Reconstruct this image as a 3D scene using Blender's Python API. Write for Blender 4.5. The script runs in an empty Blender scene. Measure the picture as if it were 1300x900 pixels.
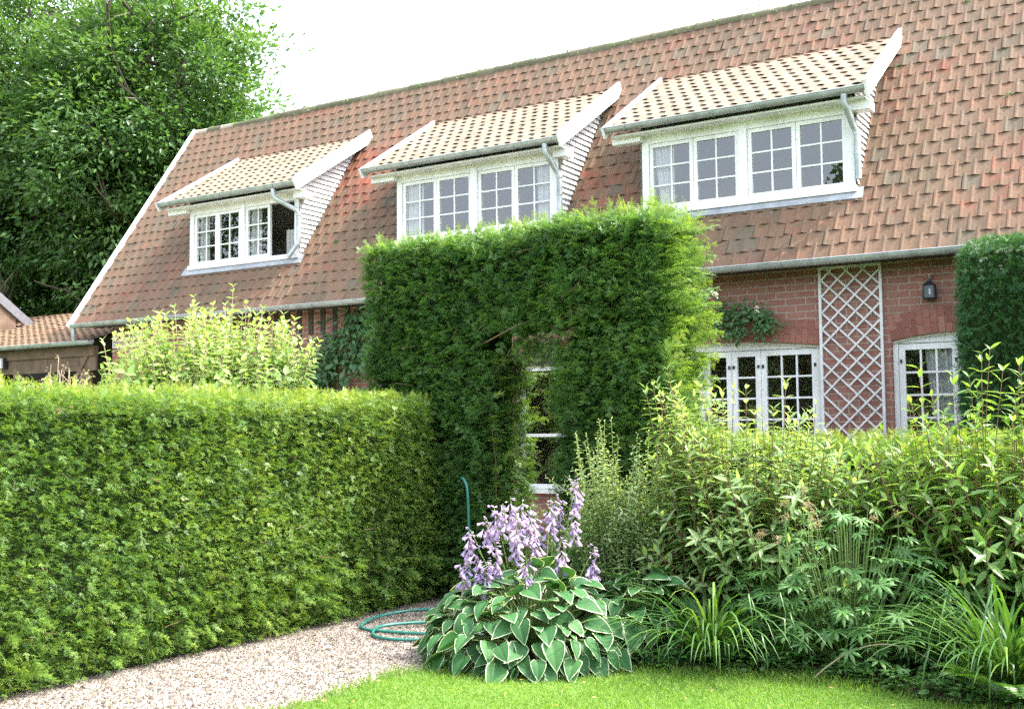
import bpy, math, random
import numpy as np
from mathutils import Vector, Matrix

# ------------------------------------------------------------------ camera, world, sun, exposure
SC = bpy.context.scene
COL = SC.collection
rng = np.random.default_rng(7)
random.seed(7)

YAW, PITCH, ROLL = map(math.radians, (-31.938, 3.822, -0.459))
def cam_axes():
    cy, sy, cp, sp = math.cos(YAW), math.sin(YAW), math.cos(PITCH), math.sin(PITCH)
    w = Vector((sy * cp, cy * cp, sp)); r = Vector((cy, -sy, 0)); u = r.cross(w)
    cr, sr = math.cos(ROLL), math.sin(ROLL)
    return r * cr + u * sr, -r * sr + u * cr, w
r_, u_, w_ = cam_axes()
cam = bpy.data.objects.new('camera', bpy.data.cameras.new('camera'))
COL.objects.link(cam)
m = Matrix((r_, u_, -w_)).transposed().to_4x4()
m.translation = Vector((0, 0, 1.6))
cam.matrix_world = m
cam.data.sensor_width = 36.0
cam.data.lens = 36.0 * 1400 / 1300
cam.data.clip_start = 0.05
cam.data.clip_end = 3000
SC.camera = cam

SUN_EL, SUN_AZ = math.radians(55), math.radians(57)      # azimuth from +Y towards +X
sdir = Vector((math.sin(SUN_AZ) * math.cos(SUN_EL), math.cos(SUN_AZ) * math.cos(SUN_EL), math.sin(SUN_EL)))
sun = bpy.data.objects.new('sun', bpy.data.lights.new('sun', 'SUN'))
COL.objects.link(sun)
sun.rotation_euler = sdir.to_track_quat('Z', 'Y').to_euler()
sun.location = sdir * 60
sun.data.energy = 3.3
sun.data.angle = math.radians(0.6)
sun.data.color = (1.0, 0.95, 0.86)

world = bpy.data.worlds.new('World'); SC.world = world
world.use_nodes = True
nt = world.node_tree; nt.nodes.clear()
sky = nt.nodes.new('ShaderNodeTexSky'); sky.sky_type = 'NISHITA'; sky.sun_disc = False
sky.sun_elevation = SUN_EL; sky.sun_rotation = SUN_AZ; sky.air_density = 1.2; sky.dust_density = 4.0
hs = nt.nodes.new('ShaderNodeHueSaturation'); hs.inputs['Saturation'].default_value = 0.5; hs.inputs['Value'].default_value = 2.9
bg = nt.nodes.new('ShaderNodeBackground'); bg.inputs['Strength'].default_value = 0.15
wo = nt.nodes.new('ShaderNodeOutputWorld')
nt.links.new(sky.outputs[0], hs.inputs['Color']); nt.links.new(hs.outputs[0], bg.inputs[0]); nt.links.new(bg.outputs[0], wo.inputs[0])

SC.view_settings.view_transform = 'Standard'
SC.view_settings.look = 'None'
SC.view_settings.gamma = 1.0
SC.view_settings.use_curve_mapping = False
SC.view_settings.exposure = 1.28
SC.render.engine = 'CYCLES'
SC.cycles.max_bounces = 7
SC.cycles.diffuse_bounces = 4
SC.cycles.glossy_bounces = 3
SC.cycles.transparent_max_bounces = 12
SC.cycles.transmission_bounces = 4
SC.cycles.sample_clamp_indirect = 3
SC.cycles.use_denoising = False
SC.cycles.caustics_reflective = False
SC.cycles.caustics_refractive = False

# ------------------------------------------------------------------ materials
class NT:
    def __init__(s, name):
        s.m = bpy.data.materials.new(name); s.m.use_nodes = True
        s.t = s.m.node_tree; s.t.nodes.clear()
        s.out = s.t.nodes.new('ShaderNodeOutputMaterial')
    def n(s, typ, **kw):
        o = s.t.nodes.new(typ)
        for k, v in kw.items():
            if k.startswith('i_'):
                key = k[2:]
                o.inputs[int(key) if key.isdigit() else key.replace('_', ' ')].default_value = v
            else: setattr(o, k, v)
        return o
    def l(s, a, b): s.t.links.new(a, b)
    def attr(s, name='c'): return s.n('ShaderNodeAttribute', attribute_name=name).outputs['Fac']
    def ramp(s, fac, stops):
        r = s.n('ShaderNodeValToRGB'); e = r.color_ramp.elements
        while len(e) < len(stops): e.new(0.5)
        for el, (p, c) in zip(e, stops): el.position = p; el.color = (*c, 1)
        s.l(fac, r.inputs[0]); return r.outputs[0]
    def coord(s): return s.n('ShaderNodeTexCoord').outputs['Object']
    def noise(s, scale, detail=3, vec=None, rough=0.55):
        o = s.n('ShaderNodeTexNoise', i_Scale=scale, i_Detail=detail, i_Roughness=rough)
        s.l(vec or s.coord(), o.inputs['Vector']); return o.outputs['Fac']
    def mix(s, fac, a, b, mode='MIX'):
        o = s.n('ShaderNodeMix', data_type='RGBA', blend_type=mode)
        for sock, v in ((o.inputs[0], fac), (o.inputs[6], a), (o.inputs[7], b)):
            if hasattr(v, 'node'): s.l(v, sock)
            else: sock.default_value = v if isinstance(v, (int, float)) else (*v, 1)
        return o.outputs[2]
    def math(s, op, a, b=0.0, clamp=False):
        o = s.n('ShaderNodeMath', operation=op, use_clamp=clamp)
        for i, v in enumerate((a, b)):
            if hasattr(v, 'node'): s.l(v, o.inputs[i])
            else: o.inputs[i].default_value = v
        return o.outputs[0]
    def bump(s, h, strength=0.4, dist=0.02):
        o = s.n('ShaderNodeBump', i_Strength=strength, i_Distance=dist); s.l(h, o.inputs['Height']); return o.outputs[0]
    def pbr(s, col, rough=0.7, bump=None, metal=0.0, spec=0.5):
        p = s.n('ShaderNodeBsdfPrincipled', i_Metallic=metal)
        p.inputs['Specular IOR Level'].default_value = spec
        for sock, v in ((p.inputs['Base Color'], col), (p.inputs['Roughness'], rough)):
            if hasattr(v, 'node'): s.l(v, sock)
            else: sock.default_value = v if isinstance(v, (int, float)) else (*v, 1)
        if bump is not None: s.l(bump, p.inputs['Normal'])
        s.l(p.outputs[0], s.out.inputs[0]); return p

def m_leaf(name, stops, trans=0.35, rough=0.45, spec=0.4, vary=0.35, nscale=2.5):
    t = NT(name)
    f = t.attr()
    n = t.noise(nscale, 2)
    f2 = t.math('ADD', t.math('MULTIPLY', f, 1 - vary), t.math('MULTIPLY', n, vary))
    c = t.ramp(f2, stops)
    p = t.pbr(c, rough, spec=spec)
    tr = t.n('ShaderNodeBsdfTranslucent')
    t.l(t.mix(1.0, c, (1.6, 1.5, 0.7), 'MULTIPLY'), tr.inputs[0])
    mx = t.n('ShaderNodeMixShader', i_0=trans)
    t.l(p.outputs[0], mx.inputs[1]); t.l(tr.outputs[0], mx.inputs[2]); t.l(mx.outputs[0], t.out.inputs[0])
    return t.m

def m_plain(name, col, rough=0.6, metal=0.0, var=0.15, nscale=12, bump=0.1, spec=0.5):
    t = NT(name)
    n = t.noise(nscale, 4)
    lo = tuple(x * (1 - var) for x in col); hi = tuple(min(1, x * (1 + var)) for x in col)
    t.pbr(t.ramp(n, [(0.3, lo), (0.7, hi)]), rough, t.bump(t.noise(nscale * 4, 3), bump, 0.004), metal, spec)
    return t.m

def m_paint():
    t = NT('white_paint')
    n = t.noise(3.0, 5); n2 = t.noise(26, 4)
    c = t.ramp(n, [(0.25, (0.66, 0.66, 0.65)), (0.6, (0.82, 0.82, 0.82))])
    c = t.mix(t.ramp(n2, [(0.6, (0, 0, 0)), (0.74, (0.6, 0.6, 0.6))]), c, (0.50, 0.49, 0.44))
    mp = t.n('ShaderNodeMapping'); mp.inputs['Scale'].default_value = (9, 9, .8); t.l(t.coord(), mp.inputs[0])
    c = t.mix(t.ramp(t.noise(2.0, 4, mp.outputs[0]), [(0.5, (0, 0, 0)), (0.75, (0.5,) * 3)]), c, (0.52, 0.52, 0.48))
    t.pbr(c, 0.45, t.bump(n2, 0.15, 0.004)); return t.m

def m_tile(name, reds, mossy, moss_amt, rough=0.85):
    t = NT(name)
    a = t.attr()
    co = t.coord()
    c = t.ramp(a, reds)
    fine = t.noise(34, 5, co, 0.65)
    c = t.mix(t.ramp(fine, [(0.35, (0, 0, 0)), (0.75, (0.45,) * 3)]), c, tuple(x * 0.55 for x in reds[1][1]))
    big = t.noise(0.55, 3, co); mid = t.noise(7.5, 5, co, 0.7)
    mm = t.math('ADD', t.math('MULTIPLY', big, 1.0), t.math('MULTIPLY', mid, 0.9))
    mm = t.math('ADD', mm, t.math('MULTIPLY', a, 0.18))
    mask = t.ramp(mm, [(0.0, (0, 0, 0)), (1.0 - moss_amt, (0, 0, 0)), (min(0.999, 1.28 - moss_amt), (0.8,) * 3)])
    c = t.mix(mask, c, t.ramp(fine, [(0.3, mossy[0]), (0.7, mossy[1])]))
    mp = t.n('ShaderNodeMapping'); mp.inputs['Scale'].default_value = (3.2, .7, .7); t.l(co, mp.inputs[0])
    c = t.mix(t.ramp(t.noise(1.6, 5, mp.outputs[0], .7), [(0.46, (0, 0, 0)), (0.68, (0.55,) * 3)]), c, tuple(x * .8 for x in mossy[0]))
    lich = t.noise(21, 2, co)
    c = t.mix(t.ramp(lich, [(0.74, (0, 0, 0)), (0.78, (0.7,) * 3)]), c, (0.42, 0.40, 0.33))
    t.pbr(c, rough, t.bump(fine, 0.35, 0.006), spec=0.3); return t.m

def m_brick(name, w=0.215, h=0.074):
    t = NT(name)
    co = t.coord()
    sp = t.n('ShaderNodeSeparateXYZ'); t.l(co, sp.inputs[0])
    cb = t.n('ShaderNodeCombineXYZ')
    t.l(t.math('ADD', sp.outputs[0], sp.outputs[1]), cb.inputs[0]); t.l(sp.outputs[2], cb.inputs[1])
    wob = t.n('ShaderNodeTexNoise', i_Scale=6.0, i_Detail=2.0); t.l(co, wob.inputs['Vector'])
    vm = t.n('ShaderNodeMix', data_type='VECTOR', i_0=0.012); t.l(cb.outputs[0], vm.inputs[4]); t.l(wob.outputs['Color'], vm.inputs[5])
    b = t.n('ShaderNodeTexBrick', offset=0.5, i_Scale=1.0)
    b.inputs['Mortar Size'].default_value = 0.008; b.inputs['Mortar Smooth'].default_value = 0.3
    b.inputs['Brick Width'].default_value = w; b.inputs['Row Height'].default_value = h
    b.inputs['Color1'].default_value = (0.33, 0.14, 0.105, 1); b.inputs['Color2'].default_value = (0.24, 0.10, 0.085, 1)
    b.inputs['Mortar'].default_value = (0.38, 0.32, 0.265, 1); b.inputs['Bias'].default_value = -0.1
    t.l(vm.outputs[1], b.inputs['Vector'])
    n = t.noise(9, 5, co, 0.7)
    c = t.mix(t.ramp(n, [(0.45, (0, 0, 0)), (0.7, (0.65,) * 3)]), b.outputs['Color'], (0.26, 0.17, 0.13))
    c = t.mix(t.ramp(t.noise(1.3, 3, co), [(0.4, (0, 0, 0)), (0.75, (0.5,) * 3)]), c, (0.25, 0.13, 0.11))
    hgt = t.math('ADD', t.math('MULTIPLY', b.outputs['Fac'], -1.0), t.math('MULTIPLY', t.noise(60, 4, co), 0.5))
    t.pbr(c, 0.9, t.bump(hgt, 0.6, 0.012), spec=0.2); return t.m

def m_attr(name, stops, rough=0.85, bump_scale=40, bump=0.3, spec=0.3):
    t = NT(name)
    f = t.math('ADD', t.math('MULTIPLY', t.attr(), 0.75), t.math('MULTIPLY', t.noise(15, 4), 0.25))
    t.pbr(t.ramp(f, stops), rough, t.bump(t.noise(bump_scale, 4), bump, 0.008), spec=spec); return t.m

def m_glass():
    t = NT('window_glass')
    tr = t.n('ShaderNodeBsdfTransparent'); tr.inputs[0].default_value = (0.86, 0.88, 0.88, 1)
    gl = t.n('ShaderNodeBsdfGlossy', i_Roughness=0.01); gl.inputs[0].default_value = (0.97, 0.97, 1.0, 1)
    lw = t.n('ShaderNodeLayerWeight', i_Blend=0.5); fr = t.math('ADD', t.math('MULTIPLY', t.math('POWER', lw.outputs['Facing'], 4.0), 0.8), 0.085, True)
    t.l(t.bump(t.noise(2.2, 1), 0.02, 0.02), gl.inputs['Normal'])
    mx = t.n('ShaderNodeMixShader'); t.l(fr, mx.inputs[0]); t.l(tr.outputs[0], mx.inputs[1]); t.l(gl.outputs[0], mx.inputs[2])
    t.l(mx.outputs[0], t.out.inputs[0]); return t.m

def m_cloth():
    t = NT('curtain_cloth')
    p = t.pbr((0.78, 0.78, 0.76), 0.9)
    tr = t.n('ShaderNodeBsdfTranslucent'); tr.inputs[0].default_value = (0.75, 0.75, 0.73, 1)
    mx = t.n('ShaderNodeMixShader', i_0=0.4); t.l(p.outputs[0], mx.inputs[1]); t.l(tr.outputs[0], mx.inputs[2]); t.l(mx.outputs[0], t.out.inputs[0])
    return t.m

M = {}
M['yew'] = m_leaf('yew_needles', [(0.0, (0.05, 0.12, 0.04)), (0.4, (0.09, 0.195, 0.052)), (0.7, (0.165, 0.275, 0.06)), (1.0, (0.32, 0.37, 0.08))], 0.34, 0.40)
M['yew_sunlit'] = m_leaf('sunlit_yew_needles', [(0.0, (0.05, 0.11, 0.03)), (0.4, (0.095, 0.19, 0.04)), (0.7, (0.19, 0.29, 0.05)), (1.0, (0.38, 0.41, 0.075))], 0.36, 0.38)  # yew made paler and yellower: the sunlight is put into the leaf colour
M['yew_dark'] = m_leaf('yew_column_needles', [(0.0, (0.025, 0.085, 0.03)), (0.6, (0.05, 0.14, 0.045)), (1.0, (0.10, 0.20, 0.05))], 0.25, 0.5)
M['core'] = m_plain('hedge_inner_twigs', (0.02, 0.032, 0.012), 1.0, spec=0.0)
M['twig'] = m_plain('brown_twig', (0.14, 0.09, 0.05), 0.9)
M['drytwig'] = m_plain('dry_twig', (0.34, 0.26, 0.19), 0.9)
M['greenstem'] = m_plain('green_stem', (0.12, 0.19, 0.05), 0.7)
M['redstem'] = m_plain('reddish_stem', (0.16, 0.08, 0.05), 0.7)
M['bark'] = m_plain('bark', (0.10, 0.08, 0.06), 0.95, nscale=5, var=0.35, bump=0.5)
M['tree_a'] = m_leaf('tree_leaf_light', [(0.0, (0.035, 0.085, 0.028)), (0.5, (0.072, 0.155, 0.043)), (1.0, (0.15, 0.245, 0.07))], 0.4, 0.4, nscale=0.5)
M['tree_b'] = m_leaf('tree_leaf_dark', [(0.0, (0.022, 0.06, 0.02)), (0.5, (0.045, 0.11, 0.03)), (1.0, (0.10, 0.18, 0.05))], 0.38, 0.4, nscale=0.5)
M['elder'] = m_leaf('golden_leaf', [(0.0, (0.10, 0.22, 0.045)), (0.45, (0.19, 0.34, 0.075)), (0.75, (0.33, 0.45, 0.17)), (1.0, (0.62, 0.66, 0.48))], 0.4, 0.45)
M['weig'] = m_leaf('shrub_leaf', [(0.0, (0.09, 0.175, 0.06)), (0.5, (0.17, 0.285, 0.10)), (1.0, (0.34, 0.44, 0.20))], 0.5, 0.35, 0.5)
M['forsy'] = m_leaf('glossy_shrub_leaf', [(0.0, (0.055, 0.125, 0.035)), (0.5, (0.115, 0.23, 0.055)), (1.0, (0.25, 0.36, 0.09))], 0.48, 0.32, 0.55)
M['feather'] = m_leaf('grey_green_leaf', [(0.0, (0.15, 0.22, 0.10)), (0.5, (0.26, 0.35, 0.16)), (1.0, (0.44, 0.51, 0.28))], 0.4, 0.5)
M['lobed'] = m_leaf('lobed_leaf', [(0.0, (0.05, 0.13, 0.04)), (0.6, (0.10, 0.22, 0.06)), (1.0, (0.25, 0.32, 0.12))], 0.35, 0.45)
M['strap'] = m_leaf('strap_leaf', [(0.0, (0.03, 0.085, 0.02)), (0.6, (0.065, 0.155, 0.032)), (0.93, (0.14, 0.25, 0.05)), (1.0, (0.40, 0.33, 0.08))], 0.3, 0.35, 0.5, vary=0.15)
M['hosta'] = m_leaf('hosta_green', [(0.0, (0.025, 0.085, 0.03)), (0.6, (0.05, 0.145, 0.045)), (1.0, (0.09, 0.20, 0.05))], 0.22, 0.55, 0.22)
M['hosta_m'] = m_leaf('hosta_margin', [(0.0, (0.42, 0.49, 0.27)), (1.0, (0.70, 0.73, 0.55))], 0.3, 0.4)
M['lilac'] = m_leaf('lilac_petal', [(0.0, (0.32, 0.25, 0.54)), (0.5, (0.47, 0.38, 0.66)), (1.0, (0.69, 0.58, 0.78))], 0.4, 0.6)
M['seed'] = m_leaf('dry_seed_head', [(0.0, (0.22, 0.16, 0.10)), (1.0, (0.40, 0.34, 0.23))], 0.3, 0.8)
M['ivy'] = m_leaf('climber_leaf', [(0.0, (0.03, 0.09, 0.03)), (0.6, (0.07, 0.16, 0.05)), (1.0, (0.15, 0.25, 0.08))], 0.3, 0.4)
M['petal_w'] = m_leaf('pale_petal', [(0.0, (0.7, 0.62, 0.6)), (1.0, (0.85, 0.80, 0.78))], 0.3, 0.6)
M['grass'] = m_leaf('grass_blade', [(0.0, (0.075, 0.165, 0.025)), (0.55, (0.15, 0.275, 0.04)), (1.0, (0.36, 0.42, 0.10))], 0.4, 0.5, vary=0.4, nscale=1.6)
M['paint'] = m_paint()
M['glass'] = m_glass()
M['cloth'] = m_cloth()
M['lamp_glass'] = m_plain('dark_lamp_glass', (0.05, 0.07, 0.07), 0.3)  # plain opaque dark teal instead of clear glass
M['zinc'] = m_plain('zinc', (0.36, 0.39, 0.39), 0.5, 0.55, 0.25, 6, 0.15)
M['lead'] = m_plain('lead_sheet', (0.30, 0.31, 0.33), 0.6, 0.2, 0.2, 8, 0.2)
M['iron'] = m_plain('black_iron', (0.03, 0.035, 0.04), 0.5, 0.4)
M['slate'] = m_plain('dark_grey_board', (0.11, 0.11, 0.125), 0.7)
M['timber'] = m_plain('weathered_timber', (0.13, 0.085, 0.055), 0.85, var=0.3, nscale=7, bump=0.4)
M['timber_d'] = m_plain('dark_timber', (0.05, 0.04, 0.035), 0.85, var=0.3)
M['lath'] = m_plain('lath_paint', (0.62, 0.62, 0.62), 0.6, var=0.12, nscale=9)
M['cheek'] = m_plain('weathered_white_board', (0.54, 0.54, 0.55), 0.7, var=0.2, nscale=6)
M['plaster'] = m_plain('room_plaster', (0.42, 0.38, 0.36), 0.9)
M['hose'] = m_plain('green_hose', (0.025, 0.145, 0.12), 0.35, var=0.1)
M['roof'] = m_tile('red_roof_tile', [(0.0, (0.135, 0.048, 0.034)), (0.3, (0.235, 0.066, 0.040)), (0.62, (0.345, 0.088, 0.046)), (0.9, (0.26, 0.10, 0.07)), (0.93, (0.11, 0.095, 0.085)), (1.0, (0.095, 0.09, 0.085))],
                   [(0.08, 0.07, 0.042), (0.165, 0.12, 0.08)], 0.31)
M['pantile'] = m_tile('buff_pantile', [(0.0, (0.14, 0.10, 0.075)), (0.3, (0.215, 0.18, 0.135)), (0.7, (0.29, 0.25, 0.19)), (0.85, (0.36, 0.20, 0.145)), (1.0, (0.31, 0.15, 0.11))],
                      [(0.14, 0.11, 0.075), (0.22, 0.18, 0.125)], 0.33)
M['pantile_o'] = m_tile('orange_pantile', [(0.0, (0.24, 0.11, 0.07)), (0.5, (0.31, 0.17, 0.105)), (1.0, (0.24, 0.10, 0.065))],
                        [(0.11, 0.085, 0.055), (0.20, 0.145, 0.09)], 0.3)
M['ridge'] = m_attr('mossy_ridge_tile', [(0.2, (0.085, 0.085, 0.05)), (0.5, (0.15, 0.135, 0.085)), (0.85, (0.34, 0.28, 0.23))])
M['brick'] = m_brick('red_brick')
M['vouss'] = m_attr('arch_brick', [(0.1, (0.20, 0.07, 0.055)), (0.6, (0.29, 0.12, 0.09)), (1.0, (0.33, 0.18, 0.14))])
M['mortar'] = m_plain('mortar', (0.28, 0.23, 0.19), 0.95)
def m_gravel(name, pale):
    t = NT(name)
    v = t.n('ShaderNodeTexVoronoi', i_Scale=75.0); t.l(t.coord(), v.inputs['Vector'])
    c = t.ramp(v.outputs['Color'], [(0.0, (0.16, 0.13, 0.11)), (0.5, (0.34, 0.28, 0.24)), (1.0, pale)])
    c = t.mix(t.ramp(t.noise(1.7, 4), [(0.4, (0, 0, 0)), (0.7, (0.5,) * 3)]), c, (0.20, 0.165, 0.13))
    t.pbr(c, 0.9, t.bump(v.outputs['Distance'], 0.5, 0.01)); return t.m
M['gravel'] = m_gravel('gravel_bed', (0.55, 0.48, 0.43))
M['stone'] = m_attr('gravel_stone', [(0.1, (0.07, 0.058, 0.05)), (0.45, (0.115, 0.096, 0.077)), (0.75, (0.165, 0.143, 0.12)), (1.0, (0.36, 0.33, 0.285))])
def m_ground(name, a, b, c3):
    t = NT(name)
    c = t.ramp(t.noise(30, 5), [(0.3, a), (0.65, b)])
    c = t.mix(t.ramp(t.noise(0.9, 3), [(0.4, (0, 0, 0)), (0.7, (0.6,) * 3)]), c, c3)
    t.pbr(c, 0.95, t.bump(t.noise(70, 5), 0.6, 0.02), spec=0.1); return t.m
M['lawn'] = m_ground('lawn_turf', (0.045, 0.10, 0.018), (0.09, 0.18, 0.03), (0.13, 0.2, 0.04))
M['soil'] = m_ground('bed_soil', (0.03, 0.022, 0.015), (0.09, 0.065, 0.045), (0.05, 0.04, 0.025))
M['earth'] = m_ground('far_ground', (0.06, 0.11, 0.03), (0.10, 0.16, 0.05), (0.09, 0.12, 0.05))

# ------------------------------------------------------------------ mesh builder
def nrm(a): return a / (np.linalg.norm(a, axis=-1, keepdims=True) + 1e-9)

class MB:
    def __init__(s): s.v = []; s.f = {}; s.n = 0
    def add(s, V, F, c=0.5, m=0):
        V = np.asarray(V, float).reshape(-1, 3); F = np.asarray(F, int)
        if F.ndim == 1: F = F[None]
        c = np.broadcast_to(np.asarray(c, float), (len(F),))
        s.v.append(V); s.f.setdefault(F.shape[1], []).append((F + s.n, c, np.full(len(F), m, int))); s.n += len(V)
    def box(s, x0, x1, y0, y1, z0, z1, c=0.5, m=0):
        V = [(x, y, z) for z in (z0, z1) for y in (y0, y1) for x in (x0, x1)]
        s.add(V, [(0, 2, 3, 1), (4, 5, 7, 6), (0, 1, 5, 4), (2, 6, 7, 3), (0, 4, 6, 2), (1, 3, 7, 5)], c, m)
    def obox(s, o, a, b, d, c=0.5, m=0):      # parallelepiped: corner o, edge vectors a, b, d (right handed)
        o, a, b, d = map(np.asarray, (o, a, b, d))
        V = [o + i * a + j * b + k * d for k in (0, 1) for j in (0, 1) for i in (0, 1)]
        s.add(V, [(0, 2, 3, 1), (4, 5, 7, 6), (0, 1, 5, 4), (2, 6, 7, 3), (0, 4, 6, 2), (1, 3, 7, 5)], c, m)
    def tube(s, P, R, k=6, c=0.5, m=0, caps=True):
        P = np.asarray(P, float); n = len(P); R = np.broadcast_to(np.asarray(R, float), (n,))
        T = nrm(np.gradient(P, axis=0)); up = np.array([0, 0, 1.0])
        if abs(T[0] @ up) > 0.9: up = np.array([1.0, 0, 0])
        a = nrm(np.cross(T[0], up)); rows = []
        ang = np.arange(k) * 2 * np.pi / k
        for i in range(n):
            a = nrm(a - (a @ T[i]) * T[i]); b = np.cross(T[i], a)
            rows.append(P[i] + R[i] * (np.cos(ang)[:, None] * a + np.sin(ang)[:, None] * b))
        V = np.concatenate(rows); i = np.arange(n - 1)[:, None] * k; j = np.arange(k)[None]; j2 = (j + 1) % k
        F = np.stack([i + j, i + j2, i + k + j2, i + k + j], -1).reshape(-1, 4)
        s.add(V, F, c, m)
        if caps:
            s.add(rows[0], [list(range(k))[::-1]], c, m); s.add(rows[-1], [list(range(k))], c, m)
    def scatter(s, tmpl, pos, ax, nr, sc, c, m=0, yscale=1.0):
        TV, TF = tmpl[0], tmpl[1]; TC = tmpl[2] if len(tmpl) > 2 else None
        pos, ax, nr = (np.asarray(a, float) for a in (pos, ax, nr)); N = len(pos)
        if N == 0: return
        ax = nrm(ax); side = nrm(np.cross(nr, ax)); nn = np.cross(ax, side)
        sc = np.broadcast_to(np.asarray(sc, float), (N,)); ys = np.broadcast_to(np.asarray(yscale, float), (N,))
        Rm = np.stack([ax, side * ys[:, None], nn], 1) * sc[:, None, None]
        V = np.einsum('vk,nkd->nvd', TV, Rm) + pos[:, None]
        F = TF[None] + (np.arange(N) * len(TV))[:, None, None]
        cc = np.repeat(np.broadcast_to(np.asarray(c, float), (N,)), len(TF))
        if TC is not None: cc = np.clip(cc + np.tile(TC, N), 0, 1)
        s.add(V.reshape(-1, 3), F.reshape(-1, TF.shape[1]), cc, m)
    def build(s, name, mats, parent=None, smooth=False):
        me = bpy.data.meshes.new(name)
        V = np.concatenate(s.v)
        if parent is not None: V = V - np.array(base_of(parent))
        me.vertices.add(len(V)); me.vertices.foreach_set('co', V.astype(np.float32).ravel())
        loops = []; tot = []; C = []; MI = []
        for k, L in s.f.items():
            for F, c, mi in L: loops.append(F.ravel()); tot.append(np.full(len(F), k)); C.append(c); MI.append(mi)
        loops = np.concatenate(loops); tot = np.concatenate(tot); C = np.concatenate(C); MI = np.concatenate(MI)
        me.loops.add(len(loops)); me.loops.foreach_set('vertex_index', loops.astype(np.int32))
        me.polygons.add(len(tot)); st = np.concatenate([[0], np.cumsum(tot)[:-1]])
        me.polygons.foreach_set('loop_start', st.astype(np.int32))
        me.polygons.foreach_set('material_index', MI.astype(np.int32))
        me.polygons.foreach_set('use_smooth', np.full(len(tot), smooth))
        me.update(calc_edges=True)
        at = me.attributes.new('c', 'FLOAT', 'FACE'); at.data.foreach_set('value', C.astype(np.float32))
        for mt in (mats if isinstance(mats, (list, tuple)) else [mats]): me.materials.append(mt)
        o = bpy.data.objects.new(name, me); COL.objects.link(o)
        if parent is not None: o.parent = parent
        return o

def base_of(o):
    while o.parent: o = o.parent
    return o.location
def tag(o, label, cat, group=None, kind=None):
    if label: o['label'] = label
    if cat: o['category'] = cat
    if group: o['group'] = group
    if kind: o['kind'] = kind
    return o
def thing(name, label, cat, loc, group=None):
    o = bpy.data.objects.new(name, None); COL.objects.link(o); o.location = loc; o.empty_display_size = 0.2
    return tag(o, label, cat, group)
def struct(name, mb, mat, smooth=False, kind='structure'):
    o = mb.build(name, mat, None, smooth); o['kind'] = kind; return o

def U(a, b, n=None): return rng.uniform(a, b, n)
def unit(n): return nrm(rng.normal(size=(n, 3)))
def vnoise(P, scale, seed=0):                     # cheap smooth noise, about -1..1
    r = np.random.default_rng(seed); o = 0
    for k in range(5):
        d = r.normal(size=3); d /= np.linalg.norm(d); o = o + np.sin(P @ d * scale * r.uniform(0.7, 1.7) + r.uniform(0, 6.28))
    return o / 3.0

# ------------------------------------------------------------------ leaf shapes (axis x, normal z, unit length)
def leaf_shape(w, prof=((0.0, 0.06), (0.25, 0.8), (0.5, 1.0), (0.75, 0.62)), droop=0.18, fold=0.12):
    V = []; F = []
    for x, k in prof:
        z = -droop * x * x
        V += [(x, 0, z), (x, w * 0.5 * k, z + fold * w * k), (x, -w * 0.5 * k, z + fold * w * k)]
    V.append((1, 0, -droop)); n = len(prof)
    for i in range(n - 1):
        a, b = 3 * i, 3 * i + 3
        F += [(a, b, b + 1), (a, b + 1, a + 1), (a, a + 2, b + 2), (a, b + 2, b)]
    a = 3 * (n - 1); t = len(V) - 1
    F += [(a, t, a + 1), (a, a + 2, t)]
    return np.array(V, float), np.array(F)
def leaf_simple(w, fold=0.1, droop=0.12, at=0.42):
    return np.array([(0, 0, 0), (at, w / 2, fold * w), (1, 0, -droop), (at, -w / 2, fold * w)], float), np.array([(0, 2, 1), (0, 3, 2)])
def yew_spray(seed, side=3, nd=9):
    r = np.random.default_rng(seed); V = []; F = []; C = []
    def twig(o, d, L, n, nl):
        p = np.array([-d[1], d[0], 0])
        for i in range(n):
            t = (i + 0.7) / n; b = o + d * L * t + np.array([0, 0, -0.16 * (o[0] + L * t) ** 2])
            for sgn in (-1, 1):
                ln = nl * (1.0 - 0.5 * t ** 3) * r.uniform(0.8, 1.15)
                dr = d * r.uniform(0.35, 0.7) + p * sgn; dr = dr / np.linalg.norm(dr) * ln
                k = len(V); wv = d * 0.042
                V.extend([b - wv, b + wv, b + dr + np.array([0, 0, r.uniform(-0.05, 0.03)])]); F.append((k, k + 1, k + 2)); C.append(0.25 * t * (L > 0.7) + r.uniform(-0.06, 0.06))
        k = len(V); V.extend([o, o + d * L * 1.0 + np.array([0, 0, -0.16 * (o[0] + L) ** 2]), o + p * 0.012]); F.append((k, k + 1, k + 2)); C.append(-0.2)
    twig(np.zeros(3), np.array([1., 0, 0]), 1.0, nd, 0.25)
    for i in range(side):
        t = 0.15 + 0.5 * i / max(1, side - 1)
        for sgn in (-1, 1):
            a = sgn * r.uniform(0.6, 0.95)
            twig(np.array([t, 0, -0.16 * t * t]), np.array([math.cos(a), math.sin(a), 0]), r.uniform(0.35, 0.55), 4, 0.21)
    return np.array(V), np.array(F), np.array(C)
SPRAY = [yew_spray(i, 2, 7) for i in range(4)]
SPRAY_S = [yew_spray(20 + i, 1, 6) for i in range(3)]
LS = leaf_simple(0.45); LN = leaf_shape(0.30); LB = leaf_shape(0.5); LQ = leaf_simple(0.55)

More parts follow.
